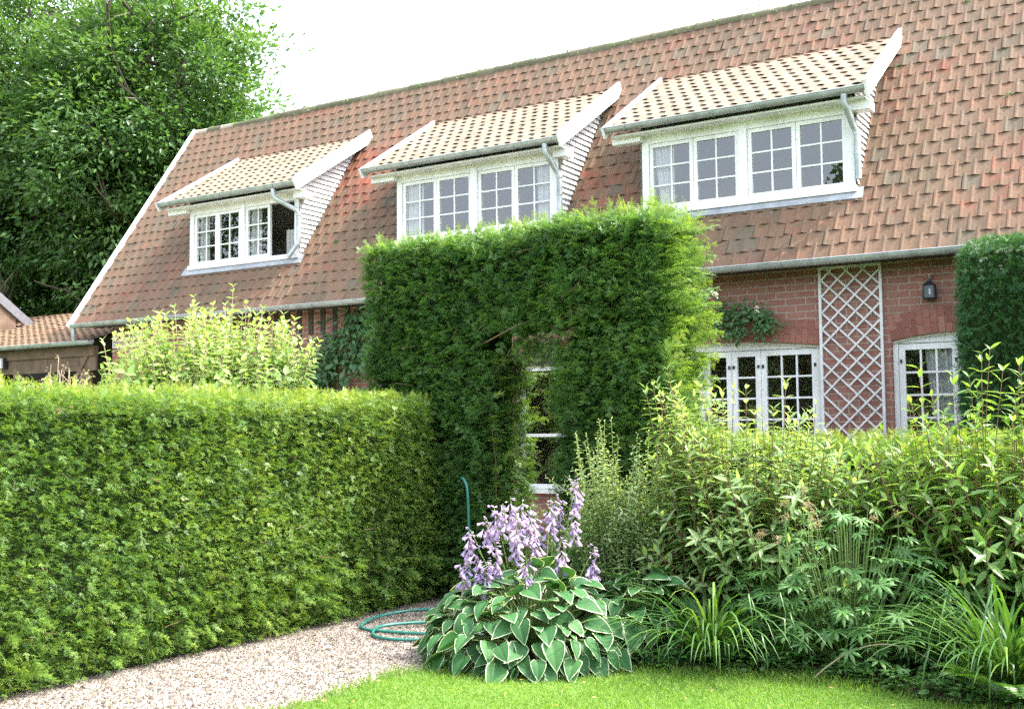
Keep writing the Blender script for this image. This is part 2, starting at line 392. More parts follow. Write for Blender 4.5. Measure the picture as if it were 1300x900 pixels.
# ------------------------------------------------------------------ ground
def sheet(x0, x1, y0, y1, z, nx=1, ny=1, amp=0.0, sc=2.0):
    b = MB(); X = np.linspace(x0, x1, nx + 1); Y = np.linspace(y0, y1, ny + 1)
    g = np.stack(np.meshgrid(X, Y), -1).reshape(-1, 2); P = np.c_[g, np.full(len(g), z)]
    if amp: P[:, 2] += amp * (0.5 + 0.5 * vnoise(P, sc, 3))
    i = np.arange(ny)[:, None] * (nx + 1) + np.arange(nx)[None]
    b.add(P, np.stack([i, i + 1, i + nx + 2, i + nx + 1], -1).reshape(-1, 4)); return b
struct('ground', sheet(-900, 900, -900, 900, -0.02), M['earth'])
struct('gravel_path', sheet(-15.2, 4.0, -2.0, 12.2, -0.004), M['gravel'])

def lawn_edge_x(y):      # left edge of the lawn against the gravel
    return np.interp(y, [-2, 3.5, 4.3, 4.95, 5.3, 5.7, 6.05, 6.4], [-5.1, -4.95, -4.75, -4.5, -4.52, -4.55, -4.42, -4.0])
def lawn_back_y(x):      # back edge of the lawn against the bed
    return np.interp(x, [-4.6, -4.3, -3.9, -3.3, -2.4, -1.9, -1.4, 0, 2], [6.12, 6.22, 6.32, 6.68, 6.98, 6.98, 6.8, 6.5, 6.3])
b = MB(); ys = np.linspace(-2, 6.9, 40); V = []; F = []
poly = [(lawn_edge_x(y), y) for y in np.linspace(-2, 6.12, 40)] + [(x, lawn_back_y(x)) for x in np.linspace(-4.3, 3, 30)] + [(3, -2)]
b.add([(x, y, 0.004) for x, y in poly], [list(range(len(poly)))[::-1]])
struct('lawn', b, M['lawn'])
b = MB(); nx, ny = 70, 20; V = []
for j in range(ny + 1):
    for i in range(nx + 1):
        x = -4.4 + 7.2 * i / nx; y0 = lawn_back_y(x) + 0.02; y = y0 + (8.55 - y0) * j / ny
        V.append((x, y, 0.012 + 0.05 * min(1, j / 3) + 0.02 * math.sin(x * 9 + y * 7) * math.sin(x * 5 - y * 11)))
i = np.arange(ny)[:, None] * (nx + 1) + np.arange(nx)[None]
b.add(V, np.stack([i, i + 1, i + nx + 2, i + nx + 1], -1).reshape(-1, 4)); struct('flower_bed', b, M['soil'], True)

def make_grass():
    b = MB(); N = 95000
    x = U(-5.1, 0.4, N); y = U(3.6, 7.05, N)
    ok = (x > lawn_edge_x(y) - 0.03 + 0.05 * vnoise(np.c_[x, y, y], 9, 5)) & (y < lawn_back_y(x) + 0.05 * (1 + vnoise(np.c_[x, y, x], 7, 8)))
    ok &= (x * 0.529 + 0 < 99)
    x, y = x[ok], y[ok]; n = len(x)
    edge = (np.abs(y - lawn_back_y(x)) < 0.16) | (np.abs(x - lawn_edge_x(y)) < 0.07)
    h = U(0.02, 0.045, n) * (1 + 0.3 * vnoise(np.c_[x, y, x], 3, 9)); h[edge] *= U(1.0, 2.3, edge.sum())
    d = unit(n); d[:, 2] = np.abs(d[:, 2]) * 0.8 + 0.75
    nr = unit(n); nr[:, 2] *= 0.3
    blade = (np.array([(0, -.5, 0), (0, .5, 0), (.55, .38, 0.02), (.55, -.38, 0.02), (1, 0, -.12)]), np.array([(0, 1, 2), (0, 2, 3), (3, 2, 4)]))
    b.scatter(blade, np.c_[x, y, np.full(n, 0.003)], d, nr, h, np.clip(U(0, 1, n) * 0.8 + 0.1, 0, 1), 0, 0.0042 / h)
    return struct('grass', b, M['grass'], False, 'stuff')
make_grass()
def make_stones():
    b = MB(); N = 52000
    x = U(-6.45, -4.2, N); y = U(3.3, 8.9, N); ok = (x < lawn_edge_x(y) + 0.06) & ((y < 6.1) | (x < -4.35))
    x, y = x[ok], y[ok]; n = len(x)
    T = np.array([(1, 0, 0), (.2, .8, .1), (-.8, .45, 0), (-.7, -.6, 0), (.35, -.85, 0), (0.05, .05, .62)], float) * 0.5
    TF = np.array([(0, 1, 5), (1, 2, 5), (2, 3, 5), (3, 4, 5), (4, 0, 5)])
    a = U(0, 6.28, n); ax = np.c_[np.cos(a), np.sin(a), U(-.3, .3, n)]; nr = np.c_[U(-.4, .4, n), U(-.4, .4, n), np.ones(n)]
    b.scatter((T, TF), np.c_[x, y, U(-0.004, 0.006, n)], ax, nr, U(0.008, 0.02, n) * (1 + (U(0, 1, n) > .97)), U(0, 1, n) ** 1.2, 0, U(0.6, 1, n))
    return struct('gravel', b, M['stone'], False, 'stuff')
make_stones()
b = MB(); n = 150; P = np.c_[U(-6.1, -1.2, n), U(3.9, 6.9, n), np.full(n, .02)]; k = P[:, 0] > lawn_edge_x(P[:, 1]); P[k, 2] = .045
b.scatter(leaf_simple(.5), P, np.c_[rng.normal(size=(n, 2)), U(-.15, .3, n)], np.array([0, 0, 1]) + rng.normal(size=(n, 3)) * .4, U(.015, .045, n), U(0, 1, n)); LITTER = b

struct('leaf_litter', LITTER, m_leaf('fallen_leaf', [(0.0, (0.20, 0.12, 0.05)), (0.6, (0.40, 0.28, 0.08)), (1.0, (0.45, 0.42, 0.12))], .2, .7), False, 'stuff')
# ------------------------------------------------------------------ the house
HX0, HX1 = -15.55, 3.2                 # verge to verge
EY, EZ = 11.44, 3.34                   # eave line of the tiles
RY, RZ = 14.03, 7.13                   # ridge
WY = 11.8
SL = (RZ - EZ) / (RY - EY)
slen = math.hypot(RZ - EZ, RY - EY)
ROOF_N = np.array([0, -(RZ - EZ), RY - EY]) / slen
ROOF_S = np.array([0, RY - EY, RZ - EZ]) / slen
def roof_y(z): return EY + (z - EZ) / SL
house = thing('farmhouse', 'long red brick farmhouse with steep red tiled roof and three white dormers', 'house', (-6.2, 11.8, 0))
DORM = [dict(f0=-13.42, f1=-11.12, r0=-13.82, r1=-10.93), dict(f0=-9.30, f1=-6.74, r0=-9.68, r1=-6.57), dict(f0=-5.58, f1=-3.06, r0=-5.93, r1=-2.86)]
FY = 11.95; DGY, DGZ = 11.73, 5.17; DTY, DTZ = 13.385, 6.205
DS = np.array([0, DTY - DGY, DTZ - DGZ]); dlen = np.linalg.norm(DS); DS /= dlen; DN = np.array([0, -DS[2], DS[1]])
dsl = (DTZ - DGZ) / (DTY - DGY)

def tile_roof(b, O, S, N, width, length, pitch, course, prof, skip=None, lift=0.007, colour=None, jit=0.004, thick=0.005, wob=0.0):
    rows = int(math.ceil(length / course)); cols = int(math.ceil(width / pitch)) + 1
    Xd = np.array([1.0, 0, 0]); us = np.array([p[0] for p in prof]); hs_ = np.array([p[1] for p in prof]); dp = np.array([p[2] for p in prof])
    k = len(us); dz = vrow = None
    for r in range(rows):
        for cidx in range(cols):
            x = cidx * pitch - (0.5 * pitch if r % 2 else 0.0)
            if x < -0.5 * pitch - 1e-6 or x > width - 0.3 * pitch: continue
            x0 = max(x, 0.0)
            P = O + Xd * (x + pitch / 2) + S * ((r + 0.5) * course)
            if skip is not None and skip(P): continue
            s0 = r * course + random.gauss(0, jit); s1 = min(length, (r + 1) * course + 0.05); tw = random.gauss(0, 0.004); tl = lift + abs(random.gauss(0, 0.003))
            if wob and random.random() < .03: s0 -= random.uniform(.008, .03); tw = random.gauss(0, .02); tl += random.uniform(0, .008)
            uu = np.clip(x + us * pitch + random.gauss(0, .0025), 0, width); Ob = O + N * (wob * float(vnoise(P[None] * np.array([1, .6, .6]), .8, 77)[0]))
            low = Ob + Xd * uu[:, None] + S * (s0 + dp[:, None] * 1.0 + (us - .5)[:, None] * tw) + N * (hs_ + tl)[:, None]
            top = Ob + Xd * uu[:, None] + S * s1 + N * (hs_ * 0.9 + 0.001)[:, None]
            und = low - N * (thick + 0.002) + S * 0.003
            V = np.concatenate([und, low, top]); j = np.arange(k - 1)
            F = np.concatenate([np.stack([j, j + 1, j + k + 1, j + k], -1), np.stack([j + k, j + k + 1, j + 2 * k + 1, j + 2 * k], -1)])
            b.add(V, F, colour(r, rows) if colour else random.random())

FLAT = [(0.0, 0.004, 0.004), (0.03, 0.008, 0.001), (0.08, 0.0105, 0.0), (0.14, 0.0105, 0.0), (0.19, 0.0065, 0.001), (0.22, 0.001, 0.002), (0.45, -0.003, 0.0), (0.75, -0.003, -0.001), (1.0, 0.003, 0.004)]
PAN = [(u, 0.0075 * math.sin(2 * math.pi * (u - 0.1)) + 0.002 * math.sin(4 * math.pi * (u - .06)) + 0.006, 0.007 * math.sin(2 * math.pi * (u - 0.1))) for u in np.linspace(0, 1.04, 9)]

def in_dormer(P):
    for d in DORM:
        if d['f0'] + 0.02 < P[0] < d['f1'] - 0.02 and 4.10 < P[2] < 6.14: return True
    return False
def roof_col(r, rows):
    return 0.97 if random.random() < 0.045 else min(0.9, max(0.0, random.gauss(0.45, 0.30)))
b = MB(); tile_roof(b, np.array([HX0, EY, EZ]), ROOF_S, ROOF_N, HX1 - HX0, slen - 0.04, 0.1785, 0.1955, FLAT, in_dormer, colour=roof_col, wob=.02)
roof = b.build('roof', M['roof'], house)
b = MB()                              # ridge tiles, mossy
x = HX0 - 0.02; i = 0
while x < HX1:
    L = 0.33 + random.uniform(-.01, .01); rr = 0.088 + random.uniform(-.006, .006); z0 = RZ - 0.065 + random.uniform(-.008, .008)
    ang = np.linspace(math.radians(-20), math.radians(200), 9)
    for k, (xa, ra) in enumerate(((x, rr * 1.08), (x + 0.05, rr * 1.06), (x + 0.055, rr), (x + L + 0.03, rr * 0.97))):
        ring = np.stack([np.full(9, xa), RY + ra * np.cos(ang), z0 + ra * np.sin(ang)], -1)
        if k:
            j = np.arange(8); b.add(np.concatenate([prev, ring]), np.stack([j, j + 9, j + 10, j + 1], -1), cc)
        else: cc = 0.9 if (i < 4 and i % 2 == 0) else random.uniform(0.15, 0.6)
        prev = ring
    x += L; i += 1
b.build('ridge', M['ridge'], roof, True)
b = MB()                              # moss cushions along the ridge
n = 900; xx = U(HX0 + .8, HX1, n); P = np.c_[xx, RY + U(-.16, -.02, n), RZ + U(-.09, .06, n)]
b.scatter(LQ, P, unit(n), unit(n), U(.02, .06, n), U(.2, .8, n))
for k in range(70):
    s_ = U(.2, slen - .3); q = np.array([U(HX0 + .5, HX1 - .5), EY, EZ]) + ROOF_S * (round(s_ / .1955) * .1955 - .01) + ROOF_N * .012
    if in_dormer(q) or in_dormer(q + np.array([0, 0, -.5])): continue
    m_ = int(U(8, 34)); w_k = U(.02, .05); b.scatter(LQ, q + rng.normal(size=(m_, 3)) * np.array([w_k, .012, .012]), unit(m_), unit(m_), U(.012, .035, m_), U(.0, .5, m_))
b.build('moss', M['seed'] if False else M['lobed'], roof)

b = MB()                              # roof deck under the tiles, cut out behind the dormers
def slope_quad(x0, x1, z0, z1, off=-0.012):
    o = ROOF_N * off
    P = lambda x, z: np.array([x, roof_y(z), z]) + o
    b.add([P(x0, z0), P(x1, z0), P(x1, z1), P(x0, z1)], [(0, 1, 2, 3)])
slope_quad(HX0, HX1, EZ, 4.1); slope_quad(HX0, HX1, 6.12, RZ)
xs = [HX0] + [v for d in DORM for v in (d['f0'] + .02, d['f1'] - .02)] + [HX1]
for k in range(0, len(xs), 2): slope_quad(xs[k], xs[k + 1], 4.1, 6.12)
b.add([(HX0, 2 * RY - EY, EZ), (HX0, RY, RZ - .02), (HX1, RY, RZ - .02), (HX1, 2 * RY - EY, EZ)], [(0, 1, 2, 3)])
b.build('roof_deck', M['timber_d'], roof)

# white verge boards on the left gable, with the slight kick at the eave
for x in (HX0 - 0.035, HX1 + .003):
    b = MB(); b.obox(np.array([x, EY - 0.05, EZ - 0.085]), (0.032, 0, 0), ROOF_S * (slen + 0.06), ROOF_N * 0.105)
    b.build('verge_board', M['paint'], house)

# walls with openings
DOORA = (-5.85, -3.45); DOORB = (-2.70, -1.42); WIN = (-7.26, -6.40)
def arch_z(x, x0, x1, sp, rise):
    t = (x - x0) / (x1 - x0) * 2 - 1; return sp + rise * (1 - t * t)
OPEN = [(WIN[0], WIN[1], 0.85, lambda x: 2.37), (DOORA[0], DOORA[1], 0.0, lambda x: arch_z(x, *DOORA, 2.47, 0.075)), (DOORB[0], DOORB[1], 0.0, lambda x: arch_z(x, *DOORB, 2.475, 0.07))]
b = MB(); WX0, WX1, WT, WTOP = -15.05, 3.0, 0.11, 3.5
def strip(x0, x1, za, zb):
    na = len(x0)
    for k in range(na):
        b.add([(x0[k], WY, za[0][k]), (x1[k], WY, za[1][k]), (x1[k], WY, zb[0][k]), (x0[k], WY, zb[1][k])], [(0, 1, 2, 3)])
cur = WX0
for (a, c, z0, fz) in OPEN:
    b.add([(cur, WY, 0), (a, WY, 0), (a, WY, WTOP), (cur, WY, WTOP)], [(0, 1, 2, 3)])
    X = np.linspace(a, c, 17); Z = [fz(v) for v in X]
    for k in range(16):
        b.add([(X[k], WY, Z[k]), (X[k + 1], WY, Z[k + 1]), (X[k + 1], WY, WTOP), (X[k], WY, WTOP)], [(0, 1, 2, 3)])
        b.add([(X[k], WY, Z[k]), (X[k + 1], WY, Z[k + 1]), (X[k + 1], WY + WT, Z[k + 1]), (X[k], WY + WT, Z[k])], [(3, 2, 1, 0)])
    if z0 > 0: b.add([(a, WY, 0), (c, WY, 0), (c, WY, z0), (a, WY, z0)], [(0, 1, 2, 3)])
    b.add([(a, WY, z0), (a, WY + WT, z0), (a, WY + WT, Z[0]), (a, WY, Z[0])], [(0, 1, 2, 3)])
    b.add([(c, WY, z0), (c, WY + WT, z0), (c, WY + WT, Z[-1]), (c, WY, Z[-1])], [(3, 2, 1, 0)])
    cur = c
b.add([(cur, WY, 0), (WX1, WY, 0), (WX1, WY, WTOP), (cur, WY, WTOP)], [(0, 1, 2, 3)])
BY = 2 * RY - WY
for x in (WX0, WX1): b.add([(x, WY, 0), (x, BY, 0), (x, BY, EZ), (x, RY, RZ - .1), (x, WY, EZ)], [(0, 1, 2, 3, 4)])
b.add([(WX0, BY, 0), (WX1, BY, 0), (WX1, BY, 3.6), (WX0, BY, 3.6)], [(0, 1, 2, 3)])
wall = b.build('wall', M['brick'], house)

def voussoirs(x0, x1, sp, rise, hgt=0.255, wd=0.066):
    bb = MB(); bm_ = MB(); n = int((x1 - x0) / wd); cx = (x0 + x1) / 2; Rr = ((x1 - x0) ** 2 / 4 + rise ** 2) / (2 * rise)
    for k in range(n):
        x = x0 + (k + .5) * (x1 - x0) / n; z = arch_z(x, x0, x1, sp, rise); a = (x - cx) / Rr * 0.9
        for lo, hi in (((0.0, 0.16), (0.168, hgt)) if k % 2 else ((0.0, 0.09), (0.098, hgt))):
            d = np.array([math.sin(a), 0, math.cos(a)]); t = np.array([math.cos(a), 0, -math.sin(a)])
            o = np.array([x, WY - 0.006 + random.uniform(-.002, .002), z + 0.001]) + d * lo - t * (wd * .43)
            bb.obox(o, t * wd * .86, np.array([0, 0.02, 0]), d * (hi - lo), random.random())
    o = bb.build('brick_arch', M['vouss'], wall)
voussoirs(*DOORA, 2.47, 0.075); voussoirs(*DOORB, 2.475, 0.07)
b = MB()                              # dark timber lintel and studs on the left half
b.box(WIN[0] - .12, WIN[1] + .12, WY - .012, WY + .05, 2.373, 2.54); b.build('lintel', M['timber_d'], wall)
for k in range(16):
    b = MB(); x = -12.35 + k * 0.225
    if -7.5 < x: continue
    b.box(x, x + 0.085, WY - 0.012, WY + .03, 2.95 if k % 3 else 2.4, 3.42); b.build('timber_stud', M['timber_d'], wall)
b = MB()                              # plaster rooms behind the windows: floor slab, spine wall, lower back wall
b.box(WX0 + .1, WX1 - .1, WY + .16, BY - .1, 2.95, 3.1); b.box(WX0 + .1, WX1 - .1, 13.7, 13.78, 3.1, 6.5)
b.box(WX0 + .1, WX1 - .1, 14.2, 14.28, 0.02, 2.95)
b.build('room_wall', M['plaster'], house)

# gutters and pipes
def gutter(b, x0, x1, yc, zc, r=0.062, brackets=0.55):
    ang = np.linspace(math.pi, 2 * math.pi, 11)
    for rr, flip in ((r, False), (r - 0.004, True)):
        V = np.concatenate([np.stack([np.full(11, x), yc + rr * np.cos(ang), zc + rr * np.sin(ang)], -1) for x in (x0, x1)])
        j = np.arange(10); F = np.stack([j, j + 1, j + 12, j + 11], -1); b.add(V, F[:, ::-1] if not flip else F)
    for x, f in ((x0, 1), (x1, -1)):
        V = np.stack([np.full(11, x), yc + r * np.cos(ang), zc + r * np.sin(ang)], -1); b.add(V, [list(range(11))[::f]])
    b.tube([(x0, yc - r, zc), (x1, yc - r, zc)], 0.008, 6)
    b.box(x0, x1, yc + r - .003, yc + r, zc, zc + .02)
    x = x0 + 0.3
    while x < x1:
        V = np.concatenate([np.stack([np.full(11, xx), yc + (r + .004) * np.cos(ang), zc + (r + .004) * np.sin(ang)], -1) for xx in (x, x + .025)])
        j = np.arange(10); b.add(V, np.stack([j, j + 11, j + 12, j + 1], -1)); x += brackets
b = MB(); gutter(b, HX0 - .04, HX1, EY - 0.035, EZ - 0.005, 0.06); b.build('gutter', M['zinc'], house)
b = MB(); b.box(HX0 + .1, HX1, EY + .03, WY - .002, EZ - .035, EZ - .02); b.build('eaves_board', M['timber_d'], house)
b = MB(); b.tube([(HX0 + .02, EY - .03, EZ - .05), (HX0 + .02, EY - .03, EZ - .25), (HX0 + .02, EY + .0, EZ - .30)], 0.035, 10); b.build('downpipe', M['zinc'], house, True)

def casement(x0, x1, z0, z1, y, cols=2, rows=3, fw=0.045, bar=0.018, open_=False, top=None):
    b = MB(); d = 0.045; tp = z1
    b.box(x0, x0 + fw, y, y + d, z0, z1); b.box(x1 - fw, x1, y, y + d, z0, z1)
    b.box(x0 + fw, x1 - fw, y, y + d, z0, z0 + fw * 1.15); b.box(x0 + fw, x1 - fw, y, y + d, z1 - fw, z1)
    gx0, gx1, gz0, gz1 = x0 + fw, x1 - fw, z0 + fw * 1.15, z1 - fw
    for k in range(1, cols):
        x = gx0 + (gx1 - gx0) * k / cols; b.box(x - bar / 2, x + bar / 2, y + .008, y + .034, gz0, gz1)
    for k in range(1, rows):
        z = gz0 + (gz1 - gz0) * k / rows; b.box(gx0, gx1, y + .006, y + .036, z - bar / 2, z + bar / 2)
    g = MB(); g.add([(gx0, y + .02, gz0), (gx1, y + .02, gz0), (gx1, y + .02, gz1), (gx0, y + .02, gz1)], [(0, 1, 2, 3)])
    return b, g
def curtain(x0, x1, z0, z1, y, gather=1.0, tie=None):
    b = MB(); n = 40; m = 10; V = []
    for j in range(m + 1):
        t = j / m; z = z1 + (z0 - z1) * t
        for i in range(n + 1):
            s = i / n; x = x0 + (x1 - x0) * s
            if tie: x = x0 + (x1 - x0) * (s * (1 - tie * t) + (tie * t if tie > 0 else 0))
            V.append((x, y + 0.016 * math.sin(s * 38) + 0.008 * math.sin(s * 17 + t * 2), z))
    i = np.arange(m)[:, None] * (n + 1) + np.arange(n)[None]
    b.add(V, np.stack([i, i + n + 1, i + n + 2, i + 1], -1).reshape(-1, 4)); return b

DLAB = ['dormer at the gable end with one casement open', 'middle dormer above the clipped yew arch', 'right dormer with all four casements shut']
for di, d in enumerate(DORM):
    f0, f1, r0, r1 = d['f0'], d['f1'], d['r0'], d['r1']
    ZB, ZT = 4.16, 5.04
    # body: white posts, head, sill board
    b = MB()
    mid = (f0 + f1) / 2
    b.box(f0, f0 + .085, FY, FY + .10, ZB, ZT); b.box(f1 - .085, f1, FY, FY + .10, ZB, ZT)
    b.box(mid - .05, mid + .05, FY - .012, FY + .09, ZB, ZT)
    b.box(f0 + .085, f1 - .085, FY + .002, FY + .10, ZT - .055, ZT)
    b.box(f0 - .015, f1 + .015, FY - .035, FY + .10, ZB - .045, ZB + .022)
    b.box(f0 - .02, f1 + .02, FY - .004, FY + .06, ZT, ZT + .10)              # head board
    b.box(r0 + .03, r1 - .03, DGY + .03, FY - .004, ZT + .038, ZT + .06)        # soffit
    dorm = b.build('dormer', M['paint'], house); dorm['label'] = DLAB[di]
    # cheeks of white weatherboards
    for side, xc in ((-1, f0), (1, f1)):
        b = MB(); z = ZB - .03; h = 0.073
        while z < 6.1:
            z1 = z + h; yd = lambda q: max(FY + .005, DGY + (q - DGZ + .05) / dsl) if q > 5.0 else FY + .005
            ya0, ya1, yb0, yb1 = yd(z), yd(z1), roof_y(z) + .02, roof_y(z1) + .02
            if yb0 > ya0 + .01:
                o0, o1 = (0.028, 0.004)
                xo0, xo1 = xc + side * o0, xc + side * o1
                V = [(xo0, ya0, z), (xo0, yb0, z), (xo1, max(yb1, ya1), z1 + .004), (xo1, ya1, z1 + .004), (xc - side * .05, ya0, z), (xc - side * .05, yb0, z)]
                F = [(0, 1, 2, 3)], [(4, 5, 1, 0)]
                for ff in F: b.add(V, [ff[0] if side > 0 else ff[0][::-1]])
                xi = xc - side * .03
                b.add([(xi, ya0, z), (xi, yb0, z), (xi, max(yb1, ya1), z1), (xi, ya1, z1)], [(0, 3, 2, 1)])
            z = z1
        b.build('cheek', M['cheek'], dorm)
    # buff pantile roof
    b = MB()
    def dcol(r, rows): 
        return random.uniform(.80, 1.0) if (r >= rows - 2 or (r == rows - 3 and random.random() < .5)) else (random.uniform(0, .75) if random.random() < .94 else .85)
    tile_roof(b, np.array([r0, DGY, DGZ]), DS, DN, r1 - r0, dlen + .03, 0.174, 0.19, PAN, None, 0.004, dcol, 0.007, 0.002)
    o = DN * -.02
    b.add([np.array([r0, DGY, DGZ]) + o, np.array([r1, DGY, DGZ]) + o, np.array([r1, DTY, DTZ]) + o, np.array([r0, DTY, DTZ]) + o], [(0, 1, 2, 3)], .5, 1)
    b.build('dormer_roof', [M['pantile'], M['paint']], dorm)
    for x in (r0 - .03, r1):
        bh = .125 if x < f0 else .175
        b = MB(); b.obox(np.array([x, DGY - .05, DGZ - .115]) , (.03, 0, 0), DS * (dlen + .10), DN * bh)
        b.obox(np.array([x - .006, DGY - .05, DGZ - .115]) + DN * bh, (.042, 0, 0), DS * (dlen + .11), DN * .008, .5, 1)
        b.build('bargeboard', [M['paint'], M['lead']], dorm)
    for (xa, xb, yb, zb) in ((f1 - .02, r1 - .002, FY + .1, ZT - .06), (r0 + .002, f0 + .02, FY + .02, ZT - .03)):
        b = MB(); b.box(xa, xb, FY - .1, yb, zb, ZT + .037); b.build('bracket', M['paint'], dorm)
    b = MB(); gutter(b, r0 - .05, r1 - .01, DGY - .045, DGZ + .005, .058); b.build('gutter', M['zinc'], dorm)
    # downpipe with a swan neck
    xs_ = [f1 - .26, f1 - .04, f1 - .07][di]; xe = f1 + .045
    if di == 2: xs_ = f1 - .03
    pts = [(xs_, DGY - .045, DGZ - .05), (xs_, DGY - .045, DGZ - .14), (xs_ + .02, DGY - .03, DGZ - .19), (xe - .03, FY - .07, DGZ - .36), (xe, FY - .05, DGZ - .42), (xe, FY - .05, 4.42)]
    if di == 0: pts += [(xe, FY - .05, 4.34), (xe - .03, FY - .07, 4.28), (xe - .13, FY - .14, 4.10)]
    else: pts += [(xe, FY - .05, 4.24)]
    b = MB(); b.tube(pts, .036, 12)
    for z in (4.72, 4.5): b.tube([(xe, FY - .05, z), (xe, FY - .05, z + .025)], .041, 12)
    b.build('downpipe', M['zinc'], dorm, True)
    b = MB(); b.obox((f0 - .12, roof_y(ZB - .02) - .09, ZB - .12 - .02), (f1 - f0 + .2, 0, 0), (0, .155 * .6, .23 * .6), ROOF_N * .02)
    b.build('lead_apron', M['lead'], dorm)
    # casements: two pairs
    for (a, c) in ((f0 + .087, mid - .051), (mid + .051, f1 - .087)):
        w = (c - a) / 2
        for k in range(2):
            x0, x1 = a + k * w + .003, a + (k + 1) * w - .003
            if di == 0 and k == 1 and a > mid: continue
            fr, gl = casement(x0, x1, ZB + .025, ZT - .058, FY + .018)
            fr.build('casement', M['paint'], dorm); gl.build('pane', M['glass'], dorm)
    if di == 0:                                       # the open casement, swung inwards against the cheek
        w = (f1 - .087 - mid - .051) / 2; b = MB(); x = f1 - .125
        y0, y1 = FY + .09, FY + .09 + w
        b.box(x, x + .035, y0, y0 + .04, ZB + .03, ZT - .06); b.box(x, x + .035, y1 - .04, y1, ZB + .03, ZT - .06)
        for z in (ZB + .03, ZT - .10): b.box(x, x + .035, y0 + .04, y1 - .04, z, z + .04)
        for z in (ZB + .29, ZB + .55): b.box(x + .01, x + .028, y0 + .04, y1 - .04, z, z + .016)
        b.build('casement', M['paint'], dorm)
        curtain(f0 + .14, f0 + .36, ZB, ZT - .05, FY + .085).build('curtain', M['cloth'], dorm)
        curtain(mid + .10, mid + .33, ZB, ZT - .05, FY + .085).build('curtain', M['cloth'], dorm)
        curtain(mid + .62, mid + .86, ZB, 4.62, FY + .30, tie=.0).build('curtain', M['cloth'], dorm)
    elif di == 1:
        curtain(f0 + .12, f0 + .40, ZB, ZT - .05, FY + .085).build('curtain', M['cloth'], dorm)
        curtain(f1 - .36, f1 - .1, ZB, ZT - .05, FY + .085).build('curtain', M['cloth'], dorm)
    else:
        curtain(f0 + .1, f0 + .38, ZB, ZT - .06, FY + .085, tie=.4).build('curtain', M['cloth'], dorm)

# ground-floor doors and window
def door_set(name, x0, x1, sp, rise, leaves, label):
    y = WY + .06
    b = MB(); X = np.linspace(x0, x1, 17)
    for k in range(16):                              # curved head board between leaf tops and brick arch
        za, zb = arch_z(X[k], x0, x1, sp, rise), arch_z(X[k + 1], x0, x1, sp, rise)
        b.add([(X[k], y, 2.447), (X[k + 1], y, 2.447), (X[k + 1], y, zb), (X[k], y, za)], [(0, 1, 2, 3)])
        b.add([(X[k], y - .016, za - .03), (X[k + 1], y - .016, zb - .03), (X[k + 1], y - .016, zb - .001), (X[k], y - .016, za - .001)], [(0, 1, 2, 3)])
    b.box(x0, x0 + .05, y - .002, y + .05, 0, 2.446); b.box(x1 - .05, x1, y - .002, y + .05, 0, 2.446)
    dr = b.build(name, M['paint'], house); dr['label'] = label
    for (a, c, cols) in leaves:
        fr, gl = casement(a, c, .9, 2.44, y + .004, cols, 6, .062, .02)
        fr.box(a, c, y + .006, y + .04, .05, .898)
        fr.build('door_leaf', M['paint'], dr); gl.build('pane', M['glass'], dr)
        for z in (2.245, 1.42):
            for xx in (a + .012, c - .035):
                h = MB(); h.box(xx, xx + .022, y - .012, y + .003, z, z + .035); h.build('hinge', M['iron'], dr)
    return dr
dA = door_set('french_door', *DOORA, 2.47, .075, [(-5.80, -5.135, 3), (-5.13, -4.805, 1), (-4.47, -4.135, 1), (-4.13, -3.50, 3), (-4.80, -4.475, 1)], 'wide white glazed door set under a shallow brick arch')
dB = door_set('french_door', *DOORB, 2.475, .07, [(-2.645, -2.06, 3), (-2.055, -1.475, 3)], 'white glazed door beside the clipped yew with a drawn curtain')
curtain(-2.40, -1.95, .6, 2.4, WY + .13, tie=.35).build('curtain', M['cloth'], dB)
curtain(-1.9, -1.55, .6, 2.4, WY + .13).build('curtain', M['cloth'], dB)
b = MB(); y = WY + .03
b.box(WIN[0], WIN[1], y, y + .05, 2.31, 2.369); b.box(WIN[0], WIN[0] + .055, y, y + .05, .9, 2.31); b.box(WIN[1] - .055, WIN[1], y, y + .05, .9, 2.31); b.box(WIN[0] + .055, WIN[1] - .055, y, y + .05, .852, .91)
b.box(WIN[0] + .055, WIN[1] - .055, y + .01, y + .04, 1.49, 1.53)
w = b.build('window', M['paint'], house); g = MB(); g.add([(WIN[0] + .05, y + .03, .9), (WIN[1] - .05, y + .03, .9), (WIN[1] - .05, y + .03, 2.32), (WIN[0] + .05, y + .03, 2.32)], [(0, 1, 2, 3)]); g.build('pane', M['glass'], w)
b = MB(); b.box(WIN[0] - .05, WIN[1] + .05, WY - .06, WY + .03, .80, .849); b.build('sill', M['paint'], w)

